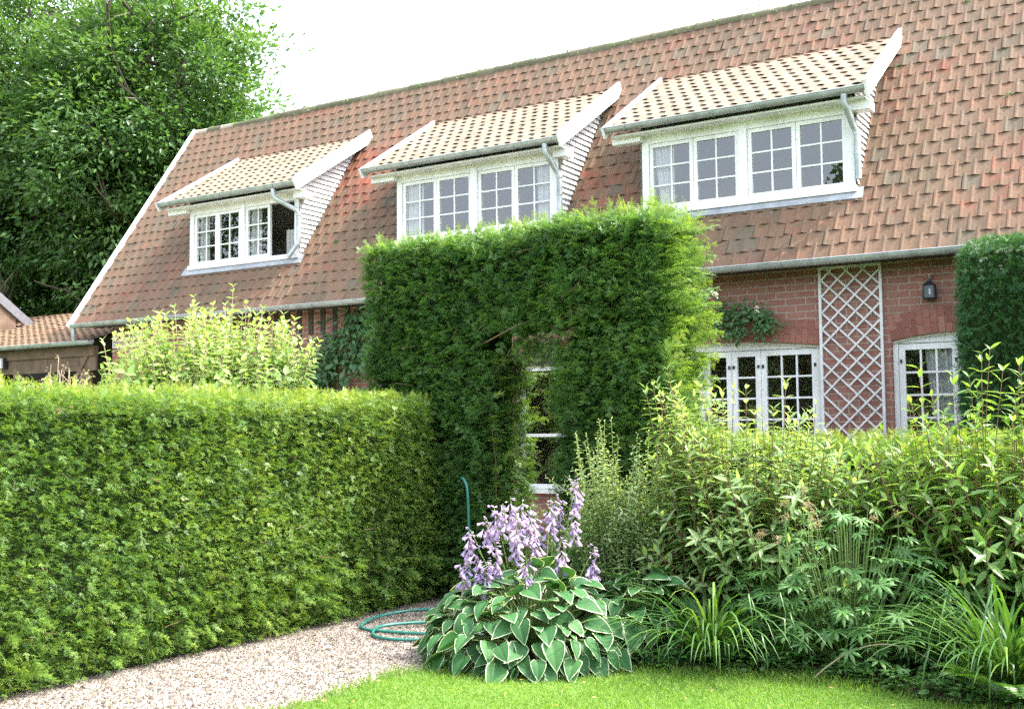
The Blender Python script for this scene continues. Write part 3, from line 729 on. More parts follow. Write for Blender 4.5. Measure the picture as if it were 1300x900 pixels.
# trellis
def trellis(label, x0, x1, z0, z1, y, pu, pv, bar, grp=None):
    t = thing('trellis', label, 'trellis', ((x0 + x1) / 2, y, z0))
    b = MB(); e = .028
    for a in (x0, x1 - e): b.box(a, a + e, y - .03, y, z0, z1)
    b.box(x0 + e, x1 - e, y - .028, y - .004, z1 - e, z1); b.box(x0 + e, x1 - e, y - .028, y - .004, z0, z0 + e)
    b.build('frame', M['lath'], t)
    b = MB(); sl = pv / pu; W = x1 - x0 - 2 * e; xa = x0 + e; xb = x1 - e
    nl = np.array([-sl, 1]); 
    for sgn, yo in ((1, -.026), (-1, -.015)):
        k = -60
        while k < 60:
            # line: z = z0 + k*pv + sgn*sl*(x-xa)
            za, zb = z0 + .09 + k * pv, z0 + .09 + k * pv + sgn * sl * W
            lo, hi = z0 + e, z1 - e; xs0, xs1 = xa, xb; zs, ze = za, zb
            def xat(z): return xa + (z - za) / (sgn * sl)
            if max(za, zb) > lo and min(za, zb) < hi:
                if zs < lo: xs0, zs = xat(lo), lo
                if zs > hi: xs0, zs = xat(hi), hi
                if ze < lo: xs1, ze = xat(lo), lo
                if ze > hi: xs1, ze = xat(hi), hi
                if xs1 - xs0 > .02 and random.random() > .02:
                    if random.random() < .07: xs0 += (xs1 - xs0) * .45; zs = za + sgn * sl * (xs0 - xa)
                    dv = np.array([xs1 - xs0, 0, ze - zs]); pn = np.array([-dv[2], 0, dv[0]]); pn = pn / np.linalg.norm(pn) * bar
                    b.obox(np.array([xs0, y + yo, zs]) - pn / 2, dv, (0, .009, 0), pn)
            k += 1
    b.build('lath', M['lath'], t)
trellis('white diamond trellis on the brick wall between the two glazed doors', -3.44, -2.775, .25, 3.30, WY - .012, .178, .176, .019)
trellis('small diamond trellis under the gutter at the gable corner', -15.0, -14.3, 2.95, 3.2, WY - .012, .15, .19, .015)

# wall lantern
lt = thing('wall_lantern', 'black iron wall lantern above the right glazed door', 'lantern', (-2.29, WY, 2.87))
b = MB(); cx, cy, z0 = -2.29, WY - .085, 2.885
def frust(b, cx, cy, z0, z1, a0, a1, m=0):
    V = [(cx + sx * a, cy + sy * a, z) for z, a in ((z0, a0), (z1, a1)) for sx, sy in ((-1, -1), (1, -1), (1, 1), (-1, 1))]
    b.add(V, [(3, 2, 1, 0), (4, 5, 6, 7), (0, 1, 5, 4), (1, 2, 6, 5), (2, 3, 7, 6), (3, 0, 4, 7)], .5, m)
frust(b, cx, cy, z0 - .012, z0, .05, .058)
for sx, sy in ((-1, -1), (1, -1), (1, 1), (-1, 1)):
    b.tube([(cx + sx * .056, cy + sy * .056, z0), (cx + sx * .046, cy + sy * .046, z0 + .13)], .007, 6)
frust(b, cx, cy, z0 + .13, z0 + .175, .056, .022); frust(b, cx, cy, z0 + .175, z0 + .20, .018, .014)
b.build('lantern_body', M['iron'], lt)
b = MB(); frust(b, cx, cy, z0 + .003, z0 + .128, .050, .042); b.build('lantern_glass', M['lamp_glass'], lt)
b = MB(); b.tube([(cx + .012, cy - .052, z0 + .03), (cx + .008, cy - .051, z0 + .09)], .009, 8); b.build('bulb', M['cloth'], lt)
b = MB(); b.tube([(cx, WY - .002, z0 + .2), (cx, WY - .05, z0 + .24), (cx, cy, z0 + .235), (cx, cy, z0 + .19)], .008, 6); b.tube([(cx - .02, WY - .06, z0 + .245), (cx + .03, WY - .06, z0 + .248)], .012, 6); b.build('bracket', M['drytwig'], lt)

# ------------------------------------------------------------------ outbuildings on the left
ob = thing('outbuilding', 'low open timber outbuilding with orange pantile roof against the gable', 'outbuilding', (-18, 12, 0))
OY, OZ, OTY, OTZ = 11.5, 3.06, 14.6, 4.06
S = np.array([0, OTY - OY, OTZ - OZ]); ol = np.linalg.norm(S); S /= ol; Nn = np.array([0, -S[2], S[1]])
b = MB(); tile_roof(b, np.array([-22.0, OY, OZ]), S, Nn, 6.75, ol, .19, .2, PAN, None, .016, None)
o = Nn * -.02; b.add([np.array([-22., OY, OZ]) + o, np.array([-15.25, OY, OZ]) + o, np.array([-15.25, OTY, OTZ]) + o, np.array([-22., OTY, OTZ]) + o], [(0, 1, 2, 3)], .5, 1)
b.build('roof', [M['pantile_o'], M['timber_d']], ob)
b = MB(); gutter(b, -22, -15.15, OY - .04, OZ - .0, .06); b.build('gutter', M['zinc'], ob)
b = MB(); b.box(-22, -15.3, 11.62, 11.72, 2.84, 3.0); 
for k in range(16): b.box(-22 + k * .42, -22 + k * .42 + .41, 11.66, 11.70, 2.60, 2.838)
b.build('fascia', M['timber'], ob)
for x in (-21.8, -19.7, -17.4, -15.6):
    b = MB(); b.box(x, x + .14, 11.6, 11.74, 0, 2.6); b.build('post', M['timber'], ob)
b = MB(); b.obox((-15.75, 11.63, 2.42), (.3, 0, .42), (0, .08, 0), (-.06, 0, .05)); b.build('brace', M['timber'], ob)
b = MB(); b.box(-22, -15.2, 14.5, 14.6, 0, 4.0); b.build('back_wall', M['timber_d'], ob)
wl = thing('wall_light', 'small white box light on the outbuilding fascia', 'light', (-17.72, 11.6, 2.75))
b = MB(); b.obox((-17.80, 11.55, 2.71), (.13, 0, 0), (0, .07, 0), (0, -.02, .17)); b.build('lamp_cover', M['paint'], wl)
b = MB(); b.box(-17.665, -17.63, 11.57, 11.655, 2.70, 2.88); b.build('mount', M['iron'], wl)

sh = thing('shed', 'wooden shed gable with a dark grey bargeboard beside the orange roof', 'shed', (-20.5, 12, 0))
gx = -19.9
b = MB(); b.add([(gx, 10.6, 0), (gx, 13.3, 0), (gx, 13.3, 3.95), (gx, 11.0, 5.6), (gx, 10.6, 5.3)], [(0, 1, 2, 3, 4)]); b.build('wall', M['timber'], sh)
b = MB(); b.obox((gx, 11.0, 5.5), (.05, 0, 0), (0, 2.55, -1.83), (0, .10, .14)); b.build('bargeboard', M['slate'], sh)
b = MB(); b.add([(gx - .01, 11.0, 5.66), (gx - .01, 13.6, 3.80), (-24, 13.6, 3.80), (-24, 11.0, 5.66)], [(0, 1, 2, 3)]); b.build('roof', M['pantile_o'], sh)

# ------------------------------------------------------------------ clipped hedges
def hedge_faces(b, faces, dens, sprays, size, out=0.75, bump=0.05, bs=5.0, seed=1, tipc=0.0, depth=0.10, mat=0, base_c=0.3, spread=0.35):
    """faces: (origin, edge a, edge b, outward normal, density factor)."""
    for (o, ea, eb, nv, df) in faces:
        o, ea, eb, nv = (np.asarray(q, float) for q in (o, ea, eb, nv))
        n = int(np.linalg.norm(ea) * np.linalg.norm(eb) * dens * df)
        if n < 1: continue
        P = o + U(0, 1, n)[:, None] * ea + U(0, 1, n)[:, None] * eb
        dp = U(-depth, 0, n) + bump * vnoise(P, bs, seed) + 0.5 * bump * vnoise(P, bs * 2.7, seed + 9)
        P = P + nv * dp[:, None]
        rd = rng.normal(size=(n, 3)) * (1 - out)
        ax = nv * out + rd + np.array([0, 0, .10]); 
        nr = np.tile(np.array([0, 0, 1.0]), (n, 1)) + rng.normal(size=(n, 3)) * .35 + nv * .25
        if abs(nv[2]) > .8:
            ax = np.array([0, 0, .55]) + rng.normal(size=(n, 3)) * np.array([.6, .6, .3]); nr = rng.normal(size=(n, 3)) + np.array([0, 0, .4])
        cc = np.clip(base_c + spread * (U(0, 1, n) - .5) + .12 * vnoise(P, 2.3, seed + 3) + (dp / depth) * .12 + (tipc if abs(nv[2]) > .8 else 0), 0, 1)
        pick = rng.integers(0, len(sprays), n)
        for k, t in enumerate(sprays):
            q = pick == k; b.scatter(t, P[q], ax[q], nr[q], U(size * .7, size * 1.3, q.sum()), cc[q], mat)
def core_box(b, x0, x1, y0, y1, z0, z1): b.box(x0, x1, y0, y1, z0, z1)
def wild(b, P, ax, size, sprays, c):
    n = len(P); nr = np.tile(np.array([0, 0, 1.0]), (n, 1)) + rng.normal(size=(n, 3)) * .5
    for k in range(3):
        q = P + nrm(ax) * (k * size * .55)[:, None]; b.scatter(sprays[k % len(sprays)], q, ax + rng.normal(size=(n, 3)) * .12, nr, size * (1 - .2 * k), np.clip(c + .12 * k, 0, 1))

# long hedge along the gravel path
hl = thing('clipped_hedge', 'long shoulder-high yew hedge along the left of the gravel path', 'hedge', (-6.5, 5.2, 0))
b = MB(); x0, x1, y0, y1, zt = -7.05, -6.12, 2.6, 8.5, 1.84
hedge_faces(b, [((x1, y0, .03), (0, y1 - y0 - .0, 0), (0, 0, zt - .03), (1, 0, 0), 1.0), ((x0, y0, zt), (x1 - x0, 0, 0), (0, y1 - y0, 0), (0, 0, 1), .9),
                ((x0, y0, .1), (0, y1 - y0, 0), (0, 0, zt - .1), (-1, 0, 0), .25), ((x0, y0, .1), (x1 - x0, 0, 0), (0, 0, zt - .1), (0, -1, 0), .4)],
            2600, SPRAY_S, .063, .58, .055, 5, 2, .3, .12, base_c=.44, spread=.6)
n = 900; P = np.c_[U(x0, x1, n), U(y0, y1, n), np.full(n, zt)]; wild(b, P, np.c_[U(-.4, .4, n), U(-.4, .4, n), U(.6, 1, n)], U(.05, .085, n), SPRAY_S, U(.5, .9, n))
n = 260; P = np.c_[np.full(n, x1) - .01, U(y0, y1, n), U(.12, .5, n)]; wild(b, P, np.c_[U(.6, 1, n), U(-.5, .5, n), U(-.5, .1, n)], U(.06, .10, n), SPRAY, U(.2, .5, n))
b.build('foliage', M['yew_sunlit'], hl)
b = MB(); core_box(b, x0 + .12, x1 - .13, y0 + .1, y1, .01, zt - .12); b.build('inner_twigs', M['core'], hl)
b = MB()
for k in range(90):
    p = np.array([x1 + U(-.06, .04), U(y0, y1), U(.1, zt)]); d = np.array([U(.1, .5), U(-1, 1), U(-.2, .6)]); b.tube([p, p + d * .05, p + d * U(.08, .16)], [.003, .0025, .0015], 4, caps=False)
b.build('twigs', M['twig'], hl)['kind'] = 'stuff'
for k in range(9):
    b = MB(); y = 2.9 + k * .62; b.tube([(-6.5 + U(-.05, .05), y, 0), (-6.5, y + .03, .4)], [.035, .025], 7); b.build('stem', M['bark'], hl)

# yew arch
ax0, ax1, ay0, ay1, at_ = -7.02, -3.86, 8.5, 9.33, 3.40
ox0, ox1 = -5.62, -4.84
def oz(x): t = (x - ox0) / (ox1 - ox0) * 2 - 1; return 2.05 + .46 * math.sqrt(max(0, 1 - t * t))
ha = thing('yew_arch', 'tall clipped yew archway with a dark opening towards the house', 'hedge arch', (-5.4, 9, 0))
b = MB(); n_s = 1650; sz = .09
faces = [((ax0, ay0, .1), (ox0 - ax0, 0, 0), (0, 0, at_ - .1), (0, -1, 0), 1.), ((ox1, ay0, .1), (ax1 - ox1, 0, 0), (0, 0, at_ - .1), (0, -1, 0), 1.),
         ((ox0, ay0, 2.5), (ox1 - ox0, 0, 0), (0, 0, at_ - 2.5), (0, -1, 0), 1.1),
         ((ax1, ay0, .1), (0, ay1 - ay0, 0), (0, 0, at_ - .1), (1, 0, 0), 1.1), ((ax0, ay0, .1), (0, ay1 - ay0, 0), (0, 0, at_ - .1), (-1, 0, 0), .8),
         ((ax0, ay0, at_), (ax1 - ax0, 0, 0), (0, ay1 - ay0, 0), (0, 0, 1), .9),
         ((ox0, ay0, .1), (0, ay1 - ay0, 0), (0, 0, 2.2), (1, 0, 0), .8), ((ox1, ay0, .1), (0, ay1 - ay0, 0), (0, 0, 2.2), (-1, 0, 0), .7),
         ((ox0, ay0, 2.47), (ox1 - ox0, 0, 0), (0, ay1 - ay0, 0), (0, 0, -1), .8), ((ax0, ay1, .1), (ax1 - ax0, 0, 0), (0, 0, at_ - .1), (0, 1, 0), .0),
         ((ax0, ay1, .1), (ox0 - ax0, 0, 0), (0, 0, at_ - .1), (0, 1, 0), .35), ((ox1, ay1, .1), (ax1 - ox1, 0, 0), (0, 0, at_ - .1), (0, 1, 0), .35), ((ox0, ay1, 2.5), (ox1 - ox0, 0, 0), (0, 0, at_ - 2.5), (0, 1, 0), .35)]
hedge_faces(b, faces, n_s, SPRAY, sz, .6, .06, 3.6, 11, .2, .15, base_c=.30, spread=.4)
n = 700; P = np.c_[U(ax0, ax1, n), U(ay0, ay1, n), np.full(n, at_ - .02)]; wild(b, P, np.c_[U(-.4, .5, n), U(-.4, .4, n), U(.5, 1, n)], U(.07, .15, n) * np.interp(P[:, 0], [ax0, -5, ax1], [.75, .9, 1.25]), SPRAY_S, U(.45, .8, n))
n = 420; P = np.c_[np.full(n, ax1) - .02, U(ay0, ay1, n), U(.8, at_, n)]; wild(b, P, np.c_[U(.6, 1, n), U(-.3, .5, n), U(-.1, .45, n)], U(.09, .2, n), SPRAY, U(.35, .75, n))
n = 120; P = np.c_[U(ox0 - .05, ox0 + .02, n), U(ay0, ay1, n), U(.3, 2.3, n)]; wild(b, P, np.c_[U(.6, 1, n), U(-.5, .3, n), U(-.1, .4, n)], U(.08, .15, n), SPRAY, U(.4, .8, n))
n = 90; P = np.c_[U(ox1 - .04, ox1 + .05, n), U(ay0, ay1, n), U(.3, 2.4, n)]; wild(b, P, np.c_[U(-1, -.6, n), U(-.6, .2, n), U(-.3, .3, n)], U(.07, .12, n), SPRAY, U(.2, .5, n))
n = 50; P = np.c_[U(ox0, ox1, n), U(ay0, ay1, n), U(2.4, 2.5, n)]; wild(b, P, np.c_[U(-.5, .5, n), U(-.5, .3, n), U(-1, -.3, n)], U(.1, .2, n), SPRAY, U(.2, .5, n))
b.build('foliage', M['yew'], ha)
b = MB()
for k in range(50):
    p = np.array([U(ax0, ax1), ay0 + U(-.05, .05), U(.3, at_)]); d = np.array([U(-1, 1), U(-.5, -.05), U(-.3, .7)])
    if ox0 < p[0] < ox1 and p[2] < 2.5: continue
    b.tube([p, p + d * .08, p + d * U(.12, .25)], [.004, .003, .0015], 4, caps=False)
b.build('twigs', M['twig'], ha)['kind'] = 'stuff'
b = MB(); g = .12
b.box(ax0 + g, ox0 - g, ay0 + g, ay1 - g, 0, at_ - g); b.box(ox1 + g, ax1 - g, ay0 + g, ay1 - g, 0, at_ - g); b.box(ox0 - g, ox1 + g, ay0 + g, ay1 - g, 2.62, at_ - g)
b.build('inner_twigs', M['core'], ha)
for pts in ([(-5.9, 8.66, 2.35), (-5.6, 8.54, 2.4), (-5.3, 8.47, 2.5), (-5.1, 8.52, 2.58)], [(-4.75, 8.46, 2.75), (-4.6, 8.48, 2.85), (-4.5, 8.52, 3.1)], [(-4.9, 8.52, 2.5), (-4.65, 8.47, 2.62), (-4.5, 8.54, 2.6)], [(-5.6, 8.7, .4), (-5.55, 8.6, 1.3), (-5.65, 8.62, 2.0), (-5.3, 8.7, 2.5)]):
    b = MB(); b.tube(pts, np.linspace(.010, .004, len(pts)), 6); b.build('branch', M['twig'], ha)

# low hedge to the right of the arch
hr = thing('clipped_hedge', 'low hedge behind the flower border in front of the glazed doors', 'hedge', (-1.2, 9, 0))
b = MB(); hx0, hx1, hy0, hy1, hz = -3.9, 2.4, 8.6, 9.35, 1.44
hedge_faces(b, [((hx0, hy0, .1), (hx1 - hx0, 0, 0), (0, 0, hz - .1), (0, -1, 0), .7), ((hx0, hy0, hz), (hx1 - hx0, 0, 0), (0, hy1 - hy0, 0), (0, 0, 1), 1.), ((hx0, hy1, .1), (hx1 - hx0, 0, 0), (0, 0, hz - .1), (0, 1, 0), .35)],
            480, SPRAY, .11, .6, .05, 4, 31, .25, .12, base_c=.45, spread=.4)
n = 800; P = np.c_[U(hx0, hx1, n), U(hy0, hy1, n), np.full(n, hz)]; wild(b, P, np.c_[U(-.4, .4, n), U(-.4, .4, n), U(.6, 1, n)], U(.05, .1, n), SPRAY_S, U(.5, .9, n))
b.build('foliage', M['yew_sunlit'], hr)
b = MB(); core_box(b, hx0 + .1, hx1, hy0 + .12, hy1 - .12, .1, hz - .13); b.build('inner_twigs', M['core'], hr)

# clipped yew column on the right
yc = thing('clipped_yew', 'smooth dark clipped yew block standing by the right glazed door', 'yew', (-1.0, 10.7, 0))
b = MB(); X0, X1, Y0, Y1, ZT = -1.84, -.2, 10.3, 11.25, 3.24
N = 26000; inner = np.array([X0 + .25, Y0 + .25, -.2]), np.array([X1 - .25, Y1 - .25, ZT - .22])
P = np.c_[U(X0, X1, N * 2), U(Y0, Y1, N * 2), U(0, ZT, N * 2)]
q = np.clip(P, inner[0], inner[1]); dv = P - q; ds = np.linalg.norm(dv, axis=1); ok = ds > .01; P, q, dv, ds = P[ok][:N], q[ok][:N], dv[ok][:N], ds[ok][:N]
nv = dv / ds[:, None]; rad = .24 + .012 * vnoise(q + nv, 6, 4) - U(0, .05, len(q)); P = q + nv * rad[:, None]
P[:, 0] += np.interp(P[:, 2], [0, ZT], [-.03, .03]) * (P[:, 0] < -1)
ax = nv * .7 + rng.normal(size=P.shape) * .4; nr = rng.normal(size=P.shape) + np.array([0, 0, 1.2])
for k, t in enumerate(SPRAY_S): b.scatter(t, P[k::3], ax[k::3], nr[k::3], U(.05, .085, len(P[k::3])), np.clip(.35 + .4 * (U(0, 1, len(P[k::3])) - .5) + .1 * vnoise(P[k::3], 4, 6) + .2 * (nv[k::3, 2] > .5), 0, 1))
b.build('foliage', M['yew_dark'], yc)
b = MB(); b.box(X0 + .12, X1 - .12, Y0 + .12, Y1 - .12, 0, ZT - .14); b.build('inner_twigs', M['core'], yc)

# garden hedge behind the viewer, mirrored in the door glass
hb = thing('garden_hedge', 'tall leafy screen at the far end of the lawn, seen mirrored in the door panes', 'hedge', (-4, -9, 0))
b = MB(); N = 16000; P = np.c_[U(-22, 14, N), U(-10, -8.6, N), U(0, 1, N) ** .8]; P[:, 2] *= 4.6 + .9 * vnoise(P * np.array([1, 0, 0]), .9, 5)
b.scatter(LQ, P, unit(N), unit(N), U(.2, .42, N), U(.1, .8, N)); b.build('foliage', M['tree_a'], hb)
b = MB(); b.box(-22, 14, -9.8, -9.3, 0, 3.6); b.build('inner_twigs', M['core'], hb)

# ------------------------------------------------------------------ trees
def limb(b, p, d, L, r, depth, ends, bend=.25):
    n = 5; P = [np.array(p)]; d = nrm(np.array(d, float))
    for i in range(n):
        d = nrm(d + rng.normal(size=3) * bend * .35 + np.array([0, 0, .04])); P.append(P[-1] + d * L / n)
    b.tube(P, np.linspace(r, r * .55, n + 1), 7 if r > .06 else 5, caps=False); ends.append(P[-1]); ends.append(P[-2])
    if depth > 0:
        for k in range(3 if depth > 1 else 2):
            j = rng.integers(2, n + 1); limb(b, P[j], nrm(d * .6 + unit(1)[0] * .8 + np.array([0, 0, .15])), L * U(.55, .75), r * .5, depth - 1, ends)
def tree(name, label, cat, base, h, crown_c, crown_r, nclump, per, leaf, mat, seed, lobes=8, flat=.55, group=None):
    t = thing(name, label, cat, tuple(base), group)
    b = MB(); ends = []
    bs = np.array(base, float); cc = np.array(crown_c, float); cr = np.array(crown_r, float)
    top = cc + np.array([0, 0, cr[2] * .3]); k = 9
    P = np.array([bs + (top - bs) * i / k + rng.normal(size=3) * np.array([.12, .12, 0]) * (i > 0) for i in range(k + 1)])
    b.tube(P, np.linspace(h * .028, h * .008, k + 1), 10)
    for i in range(3, k + 1):
        for q in range(3): limb(b, P[i], unit(1)[0] * np.array([1, 1, .5]) + np.array([0, 0, .35]), cr[0] * U(.45, .7), h * .008, 2, ends)
    b.build('trunk', M['bark'], t, True)
    b = MB(); L = nrm(rng.normal(size=(lobes, 3)) + np.array([0, 0, .2]))
    D = unit(nclump); rad = (U(0, 1, nclump) ** .42); lob = np.max(D @ L.T, axis=1)
    C = cc + D * cr * (rad * (.70 + .34 * lob ** 3 + .06 * rng.normal(size=nclump)))[:, None]
    ccol = U(-.3, .3, nclump); csz = U(.45, 1.3, nclump) * cr[0] * .115
    cid = np.repeat(np.arange(nclump), per); n = len(cid)
    g = rng.normal(size=(n, 3)) * np.array([1, 1, flat]); out = nrm(C - cc)[cid]
    pos = C[cid] + g * csz[cid][:, None]; pos[:, 2] -= .25 * csz[cid] * (g[:, 0] ** 2 + g[:, 1] ** 2) * .3
    ax = nrm(g) * .8 + out * .5 + rng.normal(size=(n, 3)) * .4 + np.array([0, 0, -.15]); nr = np.array([0, 0, 1.0]) + rng.normal(size=(n, 3)) * .5 + out * .4
    b.scatter(leaf, pos, ax, nr, U(.7, 1.3, n) * TL, np.clip(.45 + ccol[cid] + .35 * (U(0, 1, n) - .5), 0, 1))
    b.build('crown', mat, t); return t
TL = .15
tree('broadleaf_tree', 'tall leafy tree rising behind the gable end of the roof', 'tree', (-20.6, 18.0, 0), 13, (-20.7, 17.3, 8.1), (3.2, 3.0, 4.5), 560, 165, leaf_simple(.5), M['tree_a'], 1)
tree('broadleaf_tree', 'broad tree at the left edge of the picture behind the outbuilding', 'tree', (-26.0, 17.0, 0), 13, (-25.6, 17.0, 8.2), (4.2, 3.6, 6.2), 660, 165, leaf_simple(.5), M['tree_a'], 2)
TL = .19
tree('understorey_tree', 'low dark tree directly behind the orange outbuilding roof', 'tree', (-23.2, 19.5, 0), 8, (-22.6, 18.6, 4.6), (4.6, 2.2, 3.2), 420, 70, leaf_simple(.5), M['tree_b'], 3)
def plain_tree(label, x, y, h, r):
    t = thing('garden_tree', label, 'tree', (x, y, 0)); b = MB(); b.tube([(x, y, 0), (x + .1, y, h * .5), (x, y + .1, h * .85)], [.22, .16, .05], 9); b.build('trunk', M['bark'], t, True)
    b = MB(); n = 9000; d = unit(n); lob = 1 + .22 * vnoise(d * 2.2, 2.2, int(h * 10)); P = np.array([x, y, h * .58]) + d * np.array([r, r, h * .44]) * (U(.3, 1, n) ** .5 * lob)[:, None]
    b.scatter(LQ, P, unit(n), unit(n), U(.2, .4, n), U(.1, .8, n)); b.build('crown', M['tree_b'], t)
plain_tree('rounded garden tree across the lawn mirrored at the edge of the right dormer panes', -8.6, -13, 11, 2.6)
plain_tree('broad garden tree far across the lawn mirrored in the gable-end dormer panes', -37.0, -13, 15, 4.5)
# ------------------------------------------------------------------ shrubs and border plants
def shoots(name, label, cat, base, specs, leaf, lsize, mat, stem_mat, spacing=.045, pair=True, droop=.25, lift=.5, csh=.4, group=None, stem_r=.006, lyscale=1.0, taper=True):
    """specs: list of (start offset, end offset, sag). One plant with foliage and stems as parts."""
    t = thing(name, label, cat, tuple(base), group); bl = MB(); bs = MB(); bp = np.array(base, float)
    PP, AA, NN, SS, CC = [], [], [], [], []
    for (s, e, sag, bare) in specs:
        s, e = bp + np.array(s), bp + np.array(e); L = np.linalg.norm(e - s); mid = (s + e) / 2 + np.array([0, 0, sag]) + rng.normal(size=3) * .03 * L
        tt = np.linspace(0, 1, 9)[:, None]; C = (1 - tt) ** 2 * s + 2 * tt * (1 - tt) * mid + tt ** 2 * e
        bs.tube(C, np.linspace(stem_r, stem_r * .35, 9), 5, caps=False)
        n = max(3, int(L * (1 - bare) / spacing)); ts = np.linspace(bare, 1.0, n)
        q = ((1 - ts) ** 2)[:, None] * s + (2 * ts * (1 - ts))[:, None] * mid + (ts ** 2)[:, None] * e
        T = nrm(np.gradient(q, axis=0)); a0 = U(0, 6.28)
        ref = nrm(np.cross(T, np.array([.3, .2, 1.0]))); ref2 = np.cross(T, ref)
        sh = U(-.15, .15)
        for i in range(n):
            ang = a0 + i * (1.571 if pair else 2.4)
            for a in ((ang, ang + math.pi) if pair else (ang,)):
                d = ref[i] * math.cos(a) + ref2[i] * math.sin(a)
                PP.append(q[i]); AA.append(d + T[i] * (lift + .8 * (i > n - 3)) + np.array([0, 0, -droop * (i < n - 3)]) + rng.normal(size=3) * .18); NN.append(T[i] * .9 + np.array([0, 0, .7]) + rng.normal(size=3) * .25)
                k = ts[i]; SS.append(lsize * U(.75, 1.2) * ((1.0 if k < .8 else 1.0 - 2.2 * (k - .8)) if taper else 1)); CC.append(csh + sh + .25 * k * (k > .6) + .3 * (U(0, 1) - .5))
    bl.scatter(leaf, np.array(PP), np.array(AA), np.array(NN), np.array(SS), np.clip(CC, 0, 1), 0, lyscale)
    bl.build('foliage', mat, t); bs.build('stems', stem_mat, t); return t

def bush_specs(n, rx, ry, h0, h1, base_r=.15, lean=.22, sag=(.0, .12), bare=(.2, .4), pw=.7):
    out = []
    for i in range(n):
        a = U(0, 6.28); q = math.sqrt(U(0, 1)); ex, ey = rx * q * math.cos(a), ry * q * math.sin(a); h = U(h0, h1) * (1 - .35 * q ** 2 * (1 - pw))
        if i % 3 == 0: out.append(((ex * base_r + U(-.03, .03), ey * base_r + U(-.03, .03), 0), (ex, ey, h), U(*sag), U(*bare)))
        else:                                          # side shoots leaving a stem part of the way up
            z0 = h * U(.25, .7); k = .35 + .6 * z0 / h; a2 = U(0, 6.28); l = lean * U(.5, 1.6)
            out.append(((ex * k, ey * k, z0), (ex + l * math.cos(a2), ey + l * math.sin(a2), min(h1 * 1.03, z0 + U(.15, .5))), U(0, .10), U(0, .15)))
    return out
# feathery grey-green plant beside the hosta
shoots('feathery_perennial', 'feathery pale green perennial with tiny leaves right of the arch opening', 'plant', (-3.8, 7.7, 0), bush_specs(300, .5, .4, .8, 1.75, .45, .16, bare=(.1, .35)), leaf_simple(.38), .052, M['feather'], M['greenstem'], .02, False, .25, .35, .5)
# weigela-like shrub, upright shoots
sp = bush_specs(400, .75, .5, .7, 1.68, .55, bare=(.1, .35)) + [((x_ * .5, y_, 0), (x_, y_, h_), U(-.02, .08), .3) for x_, y_, h_ in list(zip(U(-.65, .6, 18), U(-.2, .2, 18), U(1.5, 1.95, 18))) + list(zip(U(-.75, -.15, 26), U(-.25, .2, 26), U(1.55, 1.98, 26)))] + [((-.3, 0, 0), (-.55, -.05, 2.03), 0, .35), ((-.2, .1, 0), (-.30, .05, 1.78), 0, .3), ((-.1, 0, 0), (-.14, 0, 1.86), 0, .3), ((.1, .05, 0), (.34, .05, 1.62), .0, .5), ((-.3, 0, 0), (-.64, .0, 1.84), 0, .3), ((.1, 0, 0), (.12, -.05, 1.68), .02, .5), ((.25, 0, 0), (.55, 0, 1.55), .02, .5)]
shoots('flowering_shrub', 'upright shrub with narrow pale leaves and tall shoots before the arch', 'shrub', (-2.82, 7.65, 0), sp, LN, .12, M['weig'], M['redstem'], .05, True, .25, .45, .55)
# forsythia-like shrub at right
sp = bush_specs(380, 1.0, .55, .7, 1.7, .45, bare=(.1, .35)) + [((x_ * .5, y_, 0), (x_, y_, h_), U(0, .08), .35) for x_, y_, h_ in zip(U(-.5, .45, 16), U(-.2, .2, 16), U(1.65, 2.12, 16))] + [((-.3, 0, 0), (-.52, .0, 1.75), .05, .5), ((0, 0, 0), (.02, -.02, 2.1), .03, .5), ((0, .1, 0), (-.12, .0, 1.92), .03, .5), ((.15, 0, 0), (.28, -.05, 2.0), .05, .5), ((.3, 0, 0), (.46, .0, 1.92), .05, .5), ((-.2, 0, 0), (-.28, .1, 1.62), .03, .5), ((.2, 0, 0), (.15, .1, 1.75), .03, .5), ((-.5, .1, 0), (-.8, .1, 1.5), .1, .5), ((.4, -.1, 0), (.65, -.05, 1.72), .1, .5), ((.0, -.2, .2), (.45, -.35, 1.3), .25, .4)]
shoots('arching_shrub', 'big glossy-leaved shrub with tall arching shoots at the right edge', 'shrub', (-1.2, 7.95, 0), sp, LN, .145, M['forsy'], M['redstem'], .065, True, .3, .4, .5)
shoots('leafy_shrub', 'green shrub filling the middle of the border before the low hedge', 'shrub', (-1.95, 8.05, 0), bush_specs(260, .8, .42, .7, 1.58, .5, bare=(.1, .35)), LN, .115, M['forsy'], M['redstem'], .055, True, .25, .45, .5)
shoots('leafy_shrub', 'dark leafy plant at the foot of the right arch pier behind the hosta', 'shrub', (-4.2, 7.9, 0), bush_specs(70, .5, .35, .4, 1.05, .4), LB, .10, M['ivy'], M['greenstem'], .05, True, .25, .45, .35)

